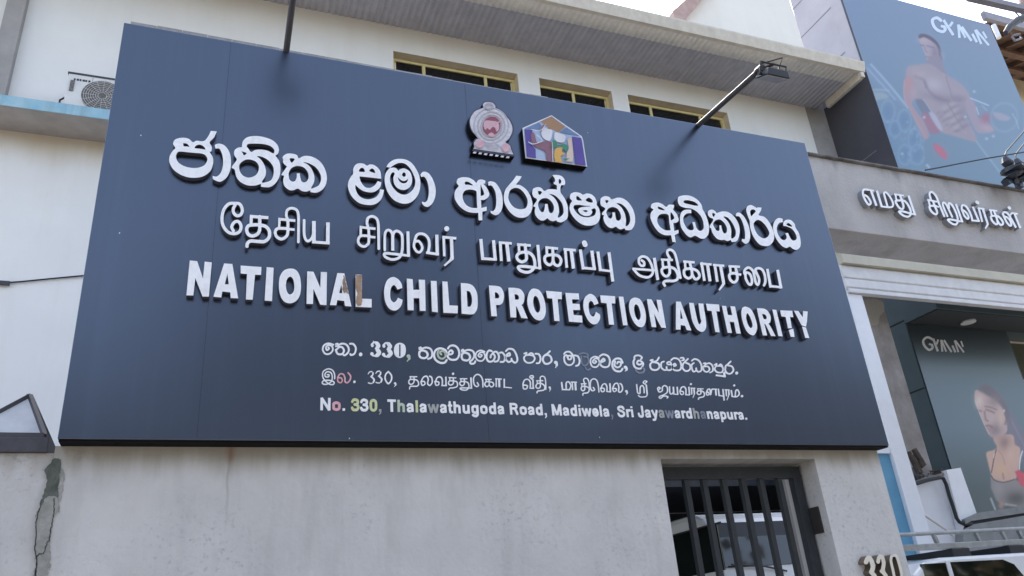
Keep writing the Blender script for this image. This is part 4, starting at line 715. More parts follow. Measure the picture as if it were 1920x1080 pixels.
MB().box((xe-0.05,YG-0.06,zs-0.13), (xe+0.03,YG-0.002,zs-0.021)).build('gutter_bracket', m_cream, bld)
MB().prism([(-6,YS2+0.01,gt+0.03), (-6,YS2+0.01,zs+0.07), (-6,9.5,zs+0.9), (-6,9.5,zs+0.96)], (xe+6.0,0,0)).build('roof', m_soffit, bld)
MB().box((xr+0.002,YF+0.003,0), (xr+0.75,YF+0.4,zs+0.8)).build('corner_column', m_concg, bld)
led = MB(); led.box((-6,YL,zl1), (onY(250,215,YL).x+0.6,YF-0.001,zl1+0.001+(zl2-zl1)-0.02)); led.build('ledge', m_concg, bld)
MB().box((-6,YL-0.012,zl1+0.004), (onY(250,215,YL).x+0.6,YL-0.001,zl2)).build('ledge_edge', m_blueedge, bld)
MB().prism([(0.3,0.9,2.95),(4.25,0.9,2.95),(4.25,3.6,2.95),(8.5,3.6,2.95),(8.5,YF-0.04,2.95),(0.3,YF-0.04,2.95)], (0,0,0.2)).build('carport_roof', m_dark, bld)
MB().box((0.3,YF-0.03,0.0), (8.5,YF-0.005,2.94)).build('carport_back', m_dark, bld)  # dark sheet stands in for the shade seen through the gate
# wire across the left wall
wp = [onY(x, y, YF-0.02) for x, y in ((-30,533),(0,531),(40,528),(90,523),(155,517),(240,509))]
o = MB().tube(wp, 0.009, 6).build('wall_cable', m_wire); tag(o, 'thin dark cable running along the white wall left of the board', 'cable')
c_ = onY(9, 530, YF-0.03); MB().box(c_+Vector((-0.06,-0.01,-0.03)), c_+Vector((0.05,0.01,0.02))).build('cable_clip', m_dark, o)

# beige below the ledge and the eave: stain, with warm bounce light painted in
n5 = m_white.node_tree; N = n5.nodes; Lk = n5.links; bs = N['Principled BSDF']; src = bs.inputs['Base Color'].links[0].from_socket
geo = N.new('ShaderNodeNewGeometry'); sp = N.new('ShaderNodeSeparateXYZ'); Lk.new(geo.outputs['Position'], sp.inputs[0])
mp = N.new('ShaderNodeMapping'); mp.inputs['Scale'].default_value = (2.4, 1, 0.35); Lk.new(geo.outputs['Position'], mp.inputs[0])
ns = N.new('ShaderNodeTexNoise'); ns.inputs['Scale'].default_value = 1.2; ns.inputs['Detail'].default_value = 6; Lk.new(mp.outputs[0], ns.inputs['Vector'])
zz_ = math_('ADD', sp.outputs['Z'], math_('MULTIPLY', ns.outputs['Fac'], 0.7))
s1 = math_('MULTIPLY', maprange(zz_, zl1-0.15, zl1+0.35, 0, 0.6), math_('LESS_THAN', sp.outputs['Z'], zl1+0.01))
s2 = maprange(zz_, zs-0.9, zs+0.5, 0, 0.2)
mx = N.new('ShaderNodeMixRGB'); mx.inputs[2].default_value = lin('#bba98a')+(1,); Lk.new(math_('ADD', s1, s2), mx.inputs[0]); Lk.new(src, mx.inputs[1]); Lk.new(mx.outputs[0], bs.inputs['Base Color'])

# ------------------------------------------------------------------ air conditioner on the ledge
AY = YL+0.10; aL = onY(129, 136, AY); az = zl2-0.01
ac = empty('air_conditioner', (aL.x+0.4, AY+0.15, az), 'white outdoor air conditioner unit with a round fan grille, standing on the blue edged ledge', 'air conditioner')
aw = 0.86
MB().box((aL.x,AY,az+0.03), (aL.x+aw,AY+0.30,aL.z)).build('casing', m_acw, ac, bevel=0.012)
MB().box((aL.x-0.008,AY-0.008,aL.z-0.012), (aL.x+aw+0.008,AY+0.31,aL.z+0.012)).build('lid', m_dark, ac)
for dx in (0.1, 0.68): MB().box((aL.x+dx,AY+0.02,az-0.012), (aL.x+dx+0.06,AY+0.28,az+0.029)).build('foot', m_dark, ac)
fc = onY(192, 181, AY-0.004); rad = 0.235
d = MB(); d.tube([fc+Vector((0,0.0,0)), fc+Vector((0,0.003,0))], rad, 40); d.build('fan_recess', m_acg, ac)
gr = MB()
for r_ in np.linspace(0.05, rad, 8):
    gr.tube([fc+Vector((r_*math.cos(t), -0.014, r_*math.sin(t))) for t in np.linspace(0, 2*math.pi, 33)], 0.0022, 5, caps=False)
for k in range(16):
    t = k*math.pi/8; gr.tube([fc+Vector((.04*math.cos(t),-.012,.04*math.sin(t))), fc+Vector((rad*math.cos(t),-.012,rad*math.sin(t)))], 0.002, 5)
gr.build('fan_grille', m_acw, ac)
MB().box((aL.x+0.27,AY-0.003,az+0.05), (aL.x+0.274,AY-0.0005,aL.z-0.02)).build('panel_joint', m_acg, ac)
hd = onY(131, 158, AY-0.01); MB().box(hd+Vector((0.0,0,-0.09)), hd+Vector((0.045,0.009,0.07))).build('handle', m_acg, ac)
mk = MB(); x = onY(138, 150, AY-0.003)
for i, (w_, h_) in enumerate(((.02,.03),(.025,.03),(.02,.03),(.028,.03),(.02,.03),(.024,.03))): mk.box(x+Vector((i*.032,0,0)), x+Vector((i*.032+w_,.002,h_)))
mk.build('maker_mark', m_dark, ac)
pp_ = [Vector((aL.x-0.01,AY+0.1,az+0.25)), Vector((aL.x-0.06,AY+0.1,az+0.2)), Vector((aL.x-0.06,AY+0.12,az+0.05)), Vector((aL.x-0.3,AY+0.2,az+0.03)), Vector((aL.x-1.2,AY+0.15,az+0.02)), Vector((aL.x-3,AY+0.25,az+0.02))]
MB().tube(pp_, 0.012, 8).build('pipe', m_wire, ac)

# ------------------------------------------------------------------ white house beyond the roof
YN = 9.0
nb = empty('neighbour_house', (14, YN, 0), 'tall white house gable with a brown verge, seen above the eave', 'building')
npx = [(1285,30),(1318,-12),(1345,-60),(1460,-60),(1480,0),(1512,95),(1440,140),(1300,90)]
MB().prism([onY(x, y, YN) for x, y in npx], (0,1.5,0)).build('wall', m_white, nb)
MB().prism([onY(x, y, YN-0.25) for x, y in ((1262,20),(1335,-45),(1352,-45),(1293,26),(1270,60))], (0,1.6,0)).build('verge', m_barge, nb)
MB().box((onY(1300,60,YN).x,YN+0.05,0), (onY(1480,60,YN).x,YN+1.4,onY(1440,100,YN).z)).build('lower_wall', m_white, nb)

# ------------------------------------------------------------------ concrete canopy beam with raised Tamil words
YB = 0.25
zb0 = onY(1556, 428, YB).z; zb1 = onY(1516, 292, YB).z; zb2 = onY(1516, 284, YB-0.03).z
can = empty('entrance_canopy', (6.5, YB, zb0), 'grey concrete beam over the driveway carrying raised white Tamil letters', 'canopy')
MB().box((4.05,YB,zb0), (9.6,YB+0.36,zb1)).build('beam', m_conc, can, bevel=0.006)
MB().box((4.03,YB-0.03,zb1+0.001), (9.62,YB+0.40,zb2)).build('coping', m_cope, can, bevel=0.008)
MB().box((9.1,YB+0.01,0), (9.58,YB+0.35,zb0-0.001)).build('post', m_conc, can)
letters(CANOPY_TAMIL, can, YB-0.05, 0.0495, [m_face, m_cside], step=0.3)
nt3 = m_conc.node_tree; N = nt3.nodes; Lk = nt3.links; bs = N['Principled BSDF']; src = bs.inputs['Base Color'].links[0].from_socket
geo = N.new('ShaderNodeNewGeometry'); sp = N.new('ShaderNodeSeparateXYZ'); Lk.new(geo.outputs['Position'], sp.inputs[0])
mp = N.new('ShaderNodeMapping'); mp.inputs['Scale'].default_value = (6, 1, 0.6); Lk.new(geo.outputs['Position'], mp.inputs[0])
ns = N.new('ShaderNodeTexNoise'); ns.inputs['Scale'].default_value = 1.3; ns.inputs['Detail'].default_value = 6; Lk.new(mp.outputs[0], ns.inputs['Vector'])
drip = math_('MULTIPLY', maprange(math_('ADD', sp.outputs['Z'], math_('MULTIPLY', ns.outputs['Fac'], 0.5)), zb1+0.18, zb1+0.42, 0, 1), 0.7)
mx = N.new('ShaderNodeMixRGB'); mx.inputs[2].default_value = lin('#5d5b5a')+(1,); Lk.new(drip, mx.inputs[0]); Lk.new(src, mx.inputs[1]); Lk.new(mx.outputs[0], bs.inputs['Base Color'])

# ------------------------------------------------------------------ gym building: shutter, columns, cladding
YS = 3.2; YV = 4.35                                      # shop front; set back upper storey
XG = onY(1680, 305, YV).x
gym = empty('gym_building', (XG, YV, 0), 'dark clad gym building right of the driveway, with grey side panels', 'building')
zt = onY(1780, 24, YV).z
side = onX(1570, 200, XG).z
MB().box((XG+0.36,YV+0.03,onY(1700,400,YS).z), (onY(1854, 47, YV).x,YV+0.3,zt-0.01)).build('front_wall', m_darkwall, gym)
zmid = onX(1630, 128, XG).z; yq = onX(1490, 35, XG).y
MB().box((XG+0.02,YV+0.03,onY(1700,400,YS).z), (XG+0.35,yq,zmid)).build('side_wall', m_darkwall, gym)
MB().box((XG+0.025,YV+0.302,zmid+0.001), (XG+0.35,yq,zmid+6)).build('upper_side_wall', m_panel, gym)
MB().box((XG+0.025,YV+0.03,zmid+0.001), (XG+0.35,YV+0.301,zt)).build('corner_return', m_panel, gym)
sm = MB()
for x, y in ((1492,10),(1537,33),(1592,88),(1640,283)):
    z = onX(x, y, XG).z; sm.box((XG+0.018,YV+0.31,z-0.007), (XG+0.0245,yq,z+0.007))
sm.build('panel_seam', m_pseam, gym)
# roller shutter
sz0 = onY(1590, 553, YS).z; szb = onY(1580, 500, YS).z; sx0 = onY(1590, 552, YS).x-0.05
shut = empty('roller_shutter', (sx0+2.5, YS, sz0), 'white roller shutter rolled almost fully up under the concrete beam', 'shutter')
MB().box((sx0,YS-0.12,szb), (sx0+6.5,YS+0.2,szb+1.2)).build('shutter_box', m_shutbox, shut)
zz = szb-0.002; k = 0; cuts = [onY(1586,525,YS).z, onY(1588,543,YS).z, sz0+0.05]
prev = zz
for c in cuts:
    MB().prism([(sx0,YS-0.05,prev), (sx0,YS-0.065,prev-0.02), (sx0,YS-0.065,c+0.02), (sx0,YS-0.05,c+0.004), (sx0,YS-0.02,c+0.004), (sx0,YS-0.02,prev)], (6.5,0,0)).build('slat', m_shut, shut); prev = c
MB().box((sx0,YS-0.09,sz0), (sx0+6.5,YS+0.0,prev-0.003)).build('bottom_rail', m_shut, shut, bevel=0.006)
# white guide post and blue wall
px0 = onY(1592, 560, YS-0.05).x; px1 = onY(1618, 560, YS-0.05).x
o = MB().box((px0,YS-0.05,0), (px1,YS+0.12,sz0-0.003)).build('guide_post', m_postw, bevel=0.006); tag(o, 'tall white square post below the left end of the roller shutter', 'post')
bzt = onY(1668, 851, YS).z
blu = empty('blue_wall', (px0-0.6, YS, 0), 'low blue painted wall with white coping beside the tall white post', 'wall')
MB().box((px0-1.6,YS+0.0,0), (px0-0.003,YS+0.15,bzt)).build('wall', m_blue, blu)
MB().box((px0-1.6,YS-0.03,bzt+0.001), (px0-0.003,YS+0.18,bzt+0.09)).build('coping', m_postw, blu)
# old concrete column
YC = YS+0.45
ca = onY(1612, 570, YC).x; cb = onY(1656, 570, YC).x
oc = MB().box((ca,YC,0), (cb,YC+0.4,sz0+1.0)).build('concrete_column', m_column, bevel=0.01); tag(oc, 'stained bare concrete column behind the white post', 'column')
zp = onY(1640, 622, YC-0.004)
plate('plaster_remnant', loops_of('O 235 10 385 15 408 100 408 100 370 140 360 200 300 215 300 215 240 60', 6), lambda a, b: onY(1560+a/4.153, 560+b/4.153, YC-0.006), (0,0.0055,0), m_plaster, oc)
# gym front: poster wall, overhang with lamp, cladding
YP = YS+1.0
XT = onY(1698, 606, YP).x; zpt = onX(1698, 606, XT).z; yn = onX(1757, 578, XT).y
front = empty('gym_entrance', (XT, YP, 0), 'recessed dark teal gym entrance below the shutter, with a lamp in its ceiling', 'shop front')
pxr = onY(1876, 600, YP).x
MB().box((XT,YP+0.01,0), (pxr+0.05,YP+2.5,zpt)).build('clad_wall', m_teal, front)
MB().box((XT,yn,zpt+0.001), (XT+7,YP+2.5,zpt+1.5)).build('overhang', m_teal, front)
MB().box((XT+0.03,yn+0.03,zpt-0.010), (XT+7,YP-0.012,zpt-0.001)).build('ceiling', m_dsoff, front)
sm = MB()
for x, y in ((1685,606),(1721,732)):
    z = onX(x, y, XT).z; sm.box((XT-0.004,YP+0.012,z-0.012), (XT-0.0005,YP+2.5,z+0.012))
sm.build('cladding_seam', m_seam, front)
dl_ = onZ(1815, 603, zpt-0.011)
MB().tube([dl_, dl_+Vector((0,0,-0.02))], 0.11, 24).build('ceiling_lamp', m_acw, front)
MB().box((pxr+0.06,YP+0.35,0), (pxr+5,YP+0.5,zpt-0.02)).build('inner_wall', m_olive, front)
il = onY(1902, 642, YP+0.34); MB().box((pxr+0.06,YP+0.335,il.z-0.015), (pxr+4,YP+0.349,il.z+0.015)).build('inner_rail', m_cream, front)
iw = onY(1917, 712, YP+0.34); MB().box((iw.x,YP+0.33,iw.z-0.6), (iw.x+1.2,YP+0.349,iw.z)).build('notice', m_postw, front)

# white boxed-in stair with a black pipe
YQ = YS+0.2
wbx = empty('boxed_stair', (XT, YQ, 0), 'white boxed low wall with a bent black pipe, below the gym poster', 'low wall')
fp = lambda L, Y: [onY(1680+x/4.5, 840+y/4.5, Y) for x, y in L]
MB().prism(fp([(170,290),(405,232),(440,300),(520,620),(560,760),(560,1200),(100,1200),(100,290)], YQ+0.04), (0,0.12,0)).build('side_face', m_postw, wbx)
MB().prism(fp([(170,276),(398,208),(412,228),(180,292)], YQ+0.0), (0,0.2,0)).build('top_edge', m_column, wbx)
MB().prism(fp([(425,185),(545,166),(680,548),(600,612),(560,700),(545,640)], YQ-0.05), (0,0.085,0)).build('end_post', m_postw, wbx)
MB().tube(fp([(140,305),(180,298),(270,270),(370,250),(400,258),(425,310),(450,400),(480,490),(510,590),(535,625),(575,642),(640,638)], YQ-0.06), 0.022, 8).build('pipe', m_wire, wbx)
MB().tube(fp([(240,570),(420,690),(490,755)], YQ-0.03), 0.012, 6).build('loose_rod', m_cream, wbx)
gl_ = empty('grey_ledge', (XT+1.2, YQ, 0), 'grey metal edged ledge running under the gym poster', 'ledge')
MB().prism(fp([(575,600),(700,545),(1200,475),(1200,530),(640,615),(590,640)], YQ-0.09), (0,0.4,0)).build('upper_rail', m_grey, gl_)
MB().prism(fp([(640,620),(1200,534),(1200,548),(660,640)], YQ-0.07), (0,0.35,0)).build('groove', m_seam, gl_)
MB().prism(fp([(660,642),(1200,552),(1200,1200),(560,1200),(570,690)], YQ-0.08), (0,0.35,0)).build('lower_panel', m_grey, gl_)
# broken pipes and rubble on the stair top
rb = MB(); random.seed(8)
for a, b, r_ in (((105,30),(190,210),.05),((150,10),(235,150),.06),((130,60),(215,215),.045),((185,110),(225,160),.05)): rb.tube(fp([a, b], YQ-0.02), r_*0.6, 9)
o = rb.build('broken_pipes', m_debris); tag(o, 'bundle of broken brown pipes leaning at the foot of the concrete column', 'pipes')
rb = MB()
for k in range(36):
    x = random.uniform(150, 400); y = 262-(x-170)*0.26-abs(random.gauss(0, 12)); c = fp([(x, y)], YQ+random.uniform(0.02,0.15))[0]; s = random.uniform(.015,.05)
    rb.add([c+Vector((random.uniform(-s,s), random.uniform(-s,s), random.uniform(-s*.6,s))) for _ in range(4)], [(0,1,2),(0,2,3),(0,3,1),(1,3,2)])
o = rb.build('rubble', m_debris); tag(o, 'brown rubble lying along the top of the white boxed wall', 'rubble', kind='stuff')

# ------------------------------------------------------------------ tiled house at the far right
YH = YV+0.4
th = empty('tiled_house', (XG+5, YH, 0), 'house with a grey gutter and brown eave boards at the upper right edge', 'building')
e0 = onY(1842, 38, YH); e1 = onY(1842, 27, YH); xg2 = e0.x
MB().box((xg2,YH-0.1,e0.z-0.02), (xg2+8,YH,e1.z)).build('gutter', m_roofg, th, bevel=0.01)
MB().prism([(xg2+0.2,YH+0.002,e0.z-0.02), (xg2+0.2,YH+0.002,e0.z+0.02), (xg2+0.2,YH+3,e0.z+0.9), (xg2+0.2,YH+3,e0.z+0.84)], (8,0,0)).build('roof', m_wood, th)
rf = [MB().bar((xg2+0.35+k*0.55,YH+0.02,e0.z-0.09), (xg2+0.35+k*0.55,YH+2.9,e0.z+0.77), 0.06, 0.11).build('rafter', m_wood, th) for k in range(9)]
zc = onY(1905, 165, YH+1.6).z
MB().box((xg2+0.3,YH+1.6,zc-3), (xg2+8,YH+1.8,e0.z+0.3)).build('wall', m_creamw, th)
for k in range(2): MB().box((xg2+0.2,YH+0.55+k*0.6,e0.z-0.10+k*.19), (xg2+8,YH+0.70+k*0.6,e0.z-0.02+k*.19)).build('eave_board', m_wood, th)
pb = onY(1866, 55, YH-0.12); MB().tube([pb+Vector((0,0,0.12)), pb+Vector((0,0,-0.25))], 0.05, 10).build('bracket', m_postw, th)

# ------------------------------------------------------------------ power line fittings
YI = 0.05
ins = []
for k, (dx, dy) in enumerate(((0,0),(21,4))):
    t = empty('line_insulator', onY(1895+dx, 335+dy, YI), ('left' if k == 0 else 'right')+' one of the two dark line insulators on the end of the concrete beam', 'insulator', 'insulators at the beam end')
    q = lambda x, y: onY(1840+x/10.28+dx*(k > 0), 240+y/10.28+dy*(k > 0), YI)
    MB().tube([q(455,575), q(480,650), q(530,690), q(560,740)], [0.028,0.045,0.05,0.032], 12).build('clamp', m_porc, t)
    MB().tube([q(560,735), q(572,780), q(585,795), q(598,815), q(610,870), q(622,900), q(632,925), q(655,960)], [0.035,0.04,0.10,0.10,0.05,0.06,0.105,0.05], 16, ).build('body', m_porc, t)
    MB().tube([q(640,930), q(665,1010), q(690,1075)], 0.022, 8).build('pin', m_dark, t)
ob = MB(); ob.bar(onY(1885,343,YI+0.04), onY(1935,318,YI+0.04), 0.06, 0.06); ob.bar(onY(1907,335,YI+0.07), onY(1912,352,YI+0.07), 0.05, 0.05)
o = ob.build('bracket_arm', m_porc); tag(o, 'dark steel bracket arm holding the insulators above the beam', 'bracket')
wires = [([(1735,319),(1762,314),(1800,306.5),(1850,297),(1925,284.5)], 'sagging black service cable in front of the gym banner'),
         ([(1885,297),(1884.5,290),(1887,284),(1900,269),(1925,241)], 'upper black drop wire rising from the left insulator'),
         ([(1905,303),(1904,292),(1906,287),(1915,276),(1930,258)], 'lower black drop wire rising from the right insulator')]
for L, lab in wires:
    o = MB().tube([onY(x, y, YI+0.01) for x, y in L], 0.006, 6).build('power_cable', m_wire); tag(o, lab, 'cable', 'power cables at the right')
YU = -0.9
ua = empty('pole_crossarm', onY(1880, 10, YU), 'grey utility pole crossarm with metal clamps at the top right corner', 'crossarm')
MB().bar(onY(1815,-6,YU), onY(1990,34,YU), 0.05, 0.05).build('arm', m_roofg, ua)
MB().tube([onY(1885,62,YU-0.05), onY(1893,50,YU-0.05), onY(1908,38,YU-0.05), onY(1935,28,YU-0.05)], [0.02,0.026,0.03,0.03], 10).build('clamp_arm', m_frame, ua)
MB().tube([onY(1912,-20,YU+0.05), onY(1916,8,YU+0.05), onY(1919,24,YU+0.05)], 0.022, 10).build('stay', m_barge, ua)
MB().tube([onY(1897,68,YU-0.06), onY(1903,76,YU-0.06), onY(1915,72,YU-0.06), onY(1912,64,YU-0.06), onY(1899,66,YU-0.06)], 0.009, 8).build('shackle', m_roofg, ua)
MB().tube([onY(1903,22,YU-0.02), onY(1915,35,YU-0.02)], 0.006, 6).build('bolt', m_roofg, ua)

# ------------------------------------------------------------------ vehicles
def wheel(parent, c, r_, ax):
    a = Vector(ax); t = MB().tube([Vector(c)-a*0.09, Vector(c)+a*0.09], r_, 28).build('wheel', m_tyre, parent, bevel=0.015)
    MB().tube([Vector(c)-a*0.096, Vector(c)+a*0.096], r_*0.62, 20).build('rim', m_rim, t)
# white van standing nose-in behind the gate: we see its rear
VY, VX = 1.25, onY(1366, 1000, 1.25).x
vz = onY(1425, 944, VY).z; vw = 1.5; vl = 3.6
van = empty('white_van', (VX+vw/2, VY+vl/2, 0), 'white van parked behind the barred gate, its window reflecting the sky', 'van')
prof = [(0.06,0.35),(0.0,0.5),(0.0,1.1),(0.28,vz-0.18),(0.36,vz-0.05),(0.5,vz),(vl-0.9,vz),(vl-0.55,vz-0.15),(vl-0.15,1.3),(vl,1.15),(vl,0.35)]
bm_ = MB().prism([(VX,VY+y,z) for y, z in prof], (vw,0,0)).build('body', m_vanw, van, bevel=0.06)
wt = onY(1440, 975, VY).z; wb_ = onY(1450, 1056, VY).z
def slope(z): return VY+0.28*(z-1.1)/(vz-0.18-1.1)
wl = onY(1376, 985, VY).x
MB().prism([(wl-0.03,slope(wt)-0.003,wt+0.03),(VX+vw-0.09,slope(wt)-0.003,wt+0.03),(VX+vw-0.09,slope(wb_)-0.003,wb_-0.03),(wl-0.03,slope(wb_)-0.003,wb_-0.03)], (0,0.01,0)).build('window_seal', m_black, van)
MB().box((VX-0.003,VY+0.08,vz-0.13), (VX+0.01,VY+vl-0.9,vz-0.115)).build('drip_rail', m_black, van)
MB().prism([(wl,slope(wt)-0.006,wt),(VX+vw-0.12,slope(wt)-0.006,wt),(VX+vw-0.12,slope(wb_)-0.006,wb_),(wl,slope(wb_)-0.006,wb_)], (0,0.012,0)).build('rear_window', m_vglass, van, bevel=0.004)
MB().tube([(wl+0.55,slope(wb_)-0.03,wb_-0.05),(wl+0.35,slope(wb_)-0.03,wb_-0.005),(wl+0.05,slope(wb_)-0.025,wb_+0.02)], 0.008, 6).build('wiper', m_black, van)
for a, b in ((0.12,0.85),(0.95,1.75),(1.85,2.6)):
    MB().box((VX-0.006,VY+a,wb_-0.02), (VX+0.004,VY+b,wt)).build('side_window', m_vglass, van, bevel=0.003)
MB().box((VX+0.05,VY-0.06,0.38), (VX+vw-0.05,VY+0.0,0.6)).build('bumper', m_dark, van, bevel=0.01)
for x in (VX+0.03, VX+vw-0.15): MB().box((x,VY-0.012,0.8), (x+0.12,VY+0.01,1.15)).build('tail_lamp', m_tail, van, bevel=0.005)
for x in (VX+0.1, VX+vw-0.1):
    for y in (VY+0.7, VY+vl-0.7): wheel(van, (x,y,0.3), 0.3, (1,0,0))
# white vehicle in the driveway with a ladder on its roof
BY = 1.35; brz = onY(1800, 1043, BY).z; bX = VX+vw+0.08; bl = 4.3; bw = 1.6
car = empty('white_estate_car', (bX+bl/2, BY+bw/2, 0), 'white estate car with dark windows standing in the driveway under a long ladder', 'car')
prof = [(0.0,0.4),(0.0,1.0),(0.12,1.15),(0.25,brz-0.12),(0.40,brz-0.03),(0.6,brz),(bl-1.9,brz),(bl-1.65,brz-0.05),(bl-1.0,1.05),(bl-0.1,0.85),(bl,0.7),(bl,0.4)]
MB().prism([(bX+x,BY,z) for x, z in prof], (0,bw,0)).build('body', m_vanw, car, bevel=0.035)
zt_ = onY(1800, 1053, BY).z; dv = onY(1780, 1065, BY).x; rr_ = onY(1917, 1070, BY).x
MB().box((bX+0.35,BY-0.004,1.2), (dv-0.03,BY+0.02,zt_)).build('side_window', m_vglass, car, bevel=0.003)
plate('side_window', [np.array([(dv+0.02,1.2),(rr_+0.15,1.2),(rr_,zt_-0.16),(rr_-0.08,zt_-0.05),(rr_-0.2,zt_-0.005),(dv+0.02,zt_)])], xz(BY-0.004), (0,0.02,0), m_vglass, car)
MB().box((dv-0.028,BY-0.008,1.2), (dv+0.018,BY+0.0,zt_+0.01)).build('window_pillar', m_vanw, car)
for x in (bX+0.75, bX+bl-0.8):
    for y in (BY+0.08, BY+bw-0.08): wheel(car, (x,y,0.31), 0.31, (0,1,0))
MB().box((bX-0.04,BY+0.1,0.4), (bX+0.02,BY+bw-0.1,0.62)).build('bumper', m_dark, car, bevel=0.01)
for y in (BY+0.05, BY+bw-0.2): MB().box((bX-0.008,y,0.85), (bX+0.03,y+0.15,1.05)).build('tail_lamp', m_tail, car)
LYd = BY+0.25; lx0 = onY(1697, 999, LYd).x-0.25; lx1 = lx0+4.2
zA = onY(1800, 996, LYd).z; zB = onY(1800, 1023, LYd).z
for a, b in ((1785,1818),(1893,1922)):
    xa_, xb_ = onY(a,1035,LYd-0.05).x, onY(b,1035,LYd-0.05).x
    MB().box((xa_,LYd-0.06,brz+0.001), (xb_,LYd+0.9,zB-0.026)).build('roof_bar_pad', m_black, car, bevel=0.004)
MB().box((lx0+0.3,LYd+0.2,brz+0.001), (lx1-0.2,LYd+0.8,brz+0.02)).build('roof_tray', m_silver, car)
lad = empty('ladder', ((lx0+lx1)/2, LYd, zB), 'long grey aluminium ladder tied on the roof of the white estate car', 'ladder')
MB().tube([(lx0,LYd,zA-0.01),(lx0+1.8,LYd,zA),(lx1,LYd,zA+0.02)], 0.017, 10).build('rail', m_silver, lad)
MB().box((lx0,LYd-0.03,zB-0.025), (lx1,LYd+0.01,zB+0.028)).build('rail', m_silver, lad, bevel=0.006)
k = lx0+0.33
for x in (1755, 1835, 1885, 1917): 
    xx = onY(x, 1010, LYd).x; MB().bar((xx,LYd,zB+0.03), (xx-0.02,LYd,zA-0.018), 0.03, 0.03, upv=(0,1,0)).build('rung', m_silver, lad)
BANNER_GAIN = 0.64; POSTER_GAIN = 1.1
# ------------------------------------------------------------------ printed gym banner and poster: the print is held in a colour attribute
def print_mat(name, rough, k, haze=0.0):
    m = bpy.data.materials.new(name); m.use_nodes = True; n = m.node_tree.nodes; b = n['Principled BSDF']
    a = n.new('ShaderNodeAttribute'); a.attribute_name = 'print'; m.node_tree.links.new(a.outputs['Color'], b.inputs['Base Color'])
    b.inputs['Roughness'].default_value = rough; b.inputs['Specular IOR Level'].default_value = 0.4; return m
def sm(d, s): return np.clip(0.5-d/(2*s), 0, 1)
class Paint:
    def __init__(s, P, base): s.P = P; s.c = np.tile(np.array(base, float), (len(P), 1))
    def mix(s, a, col): s.c += a[:, None]*(np.array(col, float)-s.c)
    def poly(s, L, col, soft=6, a=1.0, curve=True):
        L = np.array(L, float).reshape(-1, 2); L = crom(L, True) if curve else L; s.mix(a*sm(poly_sd(s.P, L), soft), col)
    def line(s, L, w, col, soft=4, a=1.0):
        L = crom(np.array(L, float).reshape(-1, 2), False); D = np.full(len(s.P), 1e9)
        for i in range(len(L)-1): D = np.minimum(D, seg_d(s.P, L[i], L[i+1]))
        s.mix(a*sm(D-w/2, soft), col)
    def blob(s, x, y, rx, ry, col, a=0.8, rot=0.0):
        d = s.P-np.array([x, y]); c, q = math.cos(rot), math.sin(rot); u = (d[:, 0]*c+d[:, 1]*q)/rx; v = (-d[:, 0]*q+d[:, 1]*c)/ry
        s.mix(a*np.exp(-(u*u+v*v)), col)
    def ring(s, x, y, rx, ry, w, col, a=0.5):
        d = s.P-np.array([x, y]); r_ = np.sqrt((d[:, 0]/rx)**2+(d[:, 1]/ry)**2); s.mix(a*np.exp(-((r_-1)/w)**2), col)
def printed(name, x0, x1, z0, z1, Y, nx, nz, topx, painter, m, gain, parent):
    xs = np.linspace(x0, x1, nx); zs_ = np.linspace(z0, z1, nz); gx, gz = np.meshgrid(xs, zs_)
    V = np.stack([gx.ravel(), np.full(gx.size, Y), gz.ravel()], 1)
    c = np.clip(painter(pix(V)), 0, 255)/255; L = np.where(c <= 0.04045, c/12.92, ((c+0.055)/1.055)**2.4)*gain
    idx = np.arange(nx*nz).reshape(nz, nx)
    F = np.stack([idx[:-1, :-1], idx[:-1, 1:], idx[1:, 1:], idx[1:, :-1]], -1).reshape(-1, 4)
    me = bpy.data.meshes.new(name); me.from_pydata(V.tolist(), [], F.tolist())
    at_ = me.color_attributes.new('print', 'FLOAT_COLOR', 'POINT'); at_.data.foreach_set('color', np.concatenate([L, np.ones((len(L), 1))], 1).ravel().astype(np.float32))
    me.materials.append(m); o = bpy.data.objects.new(name, me); COL.objects.link(o); o.parent = parent; o.matrix_parent_inverse = parent.matrix_world.inverted(); return o
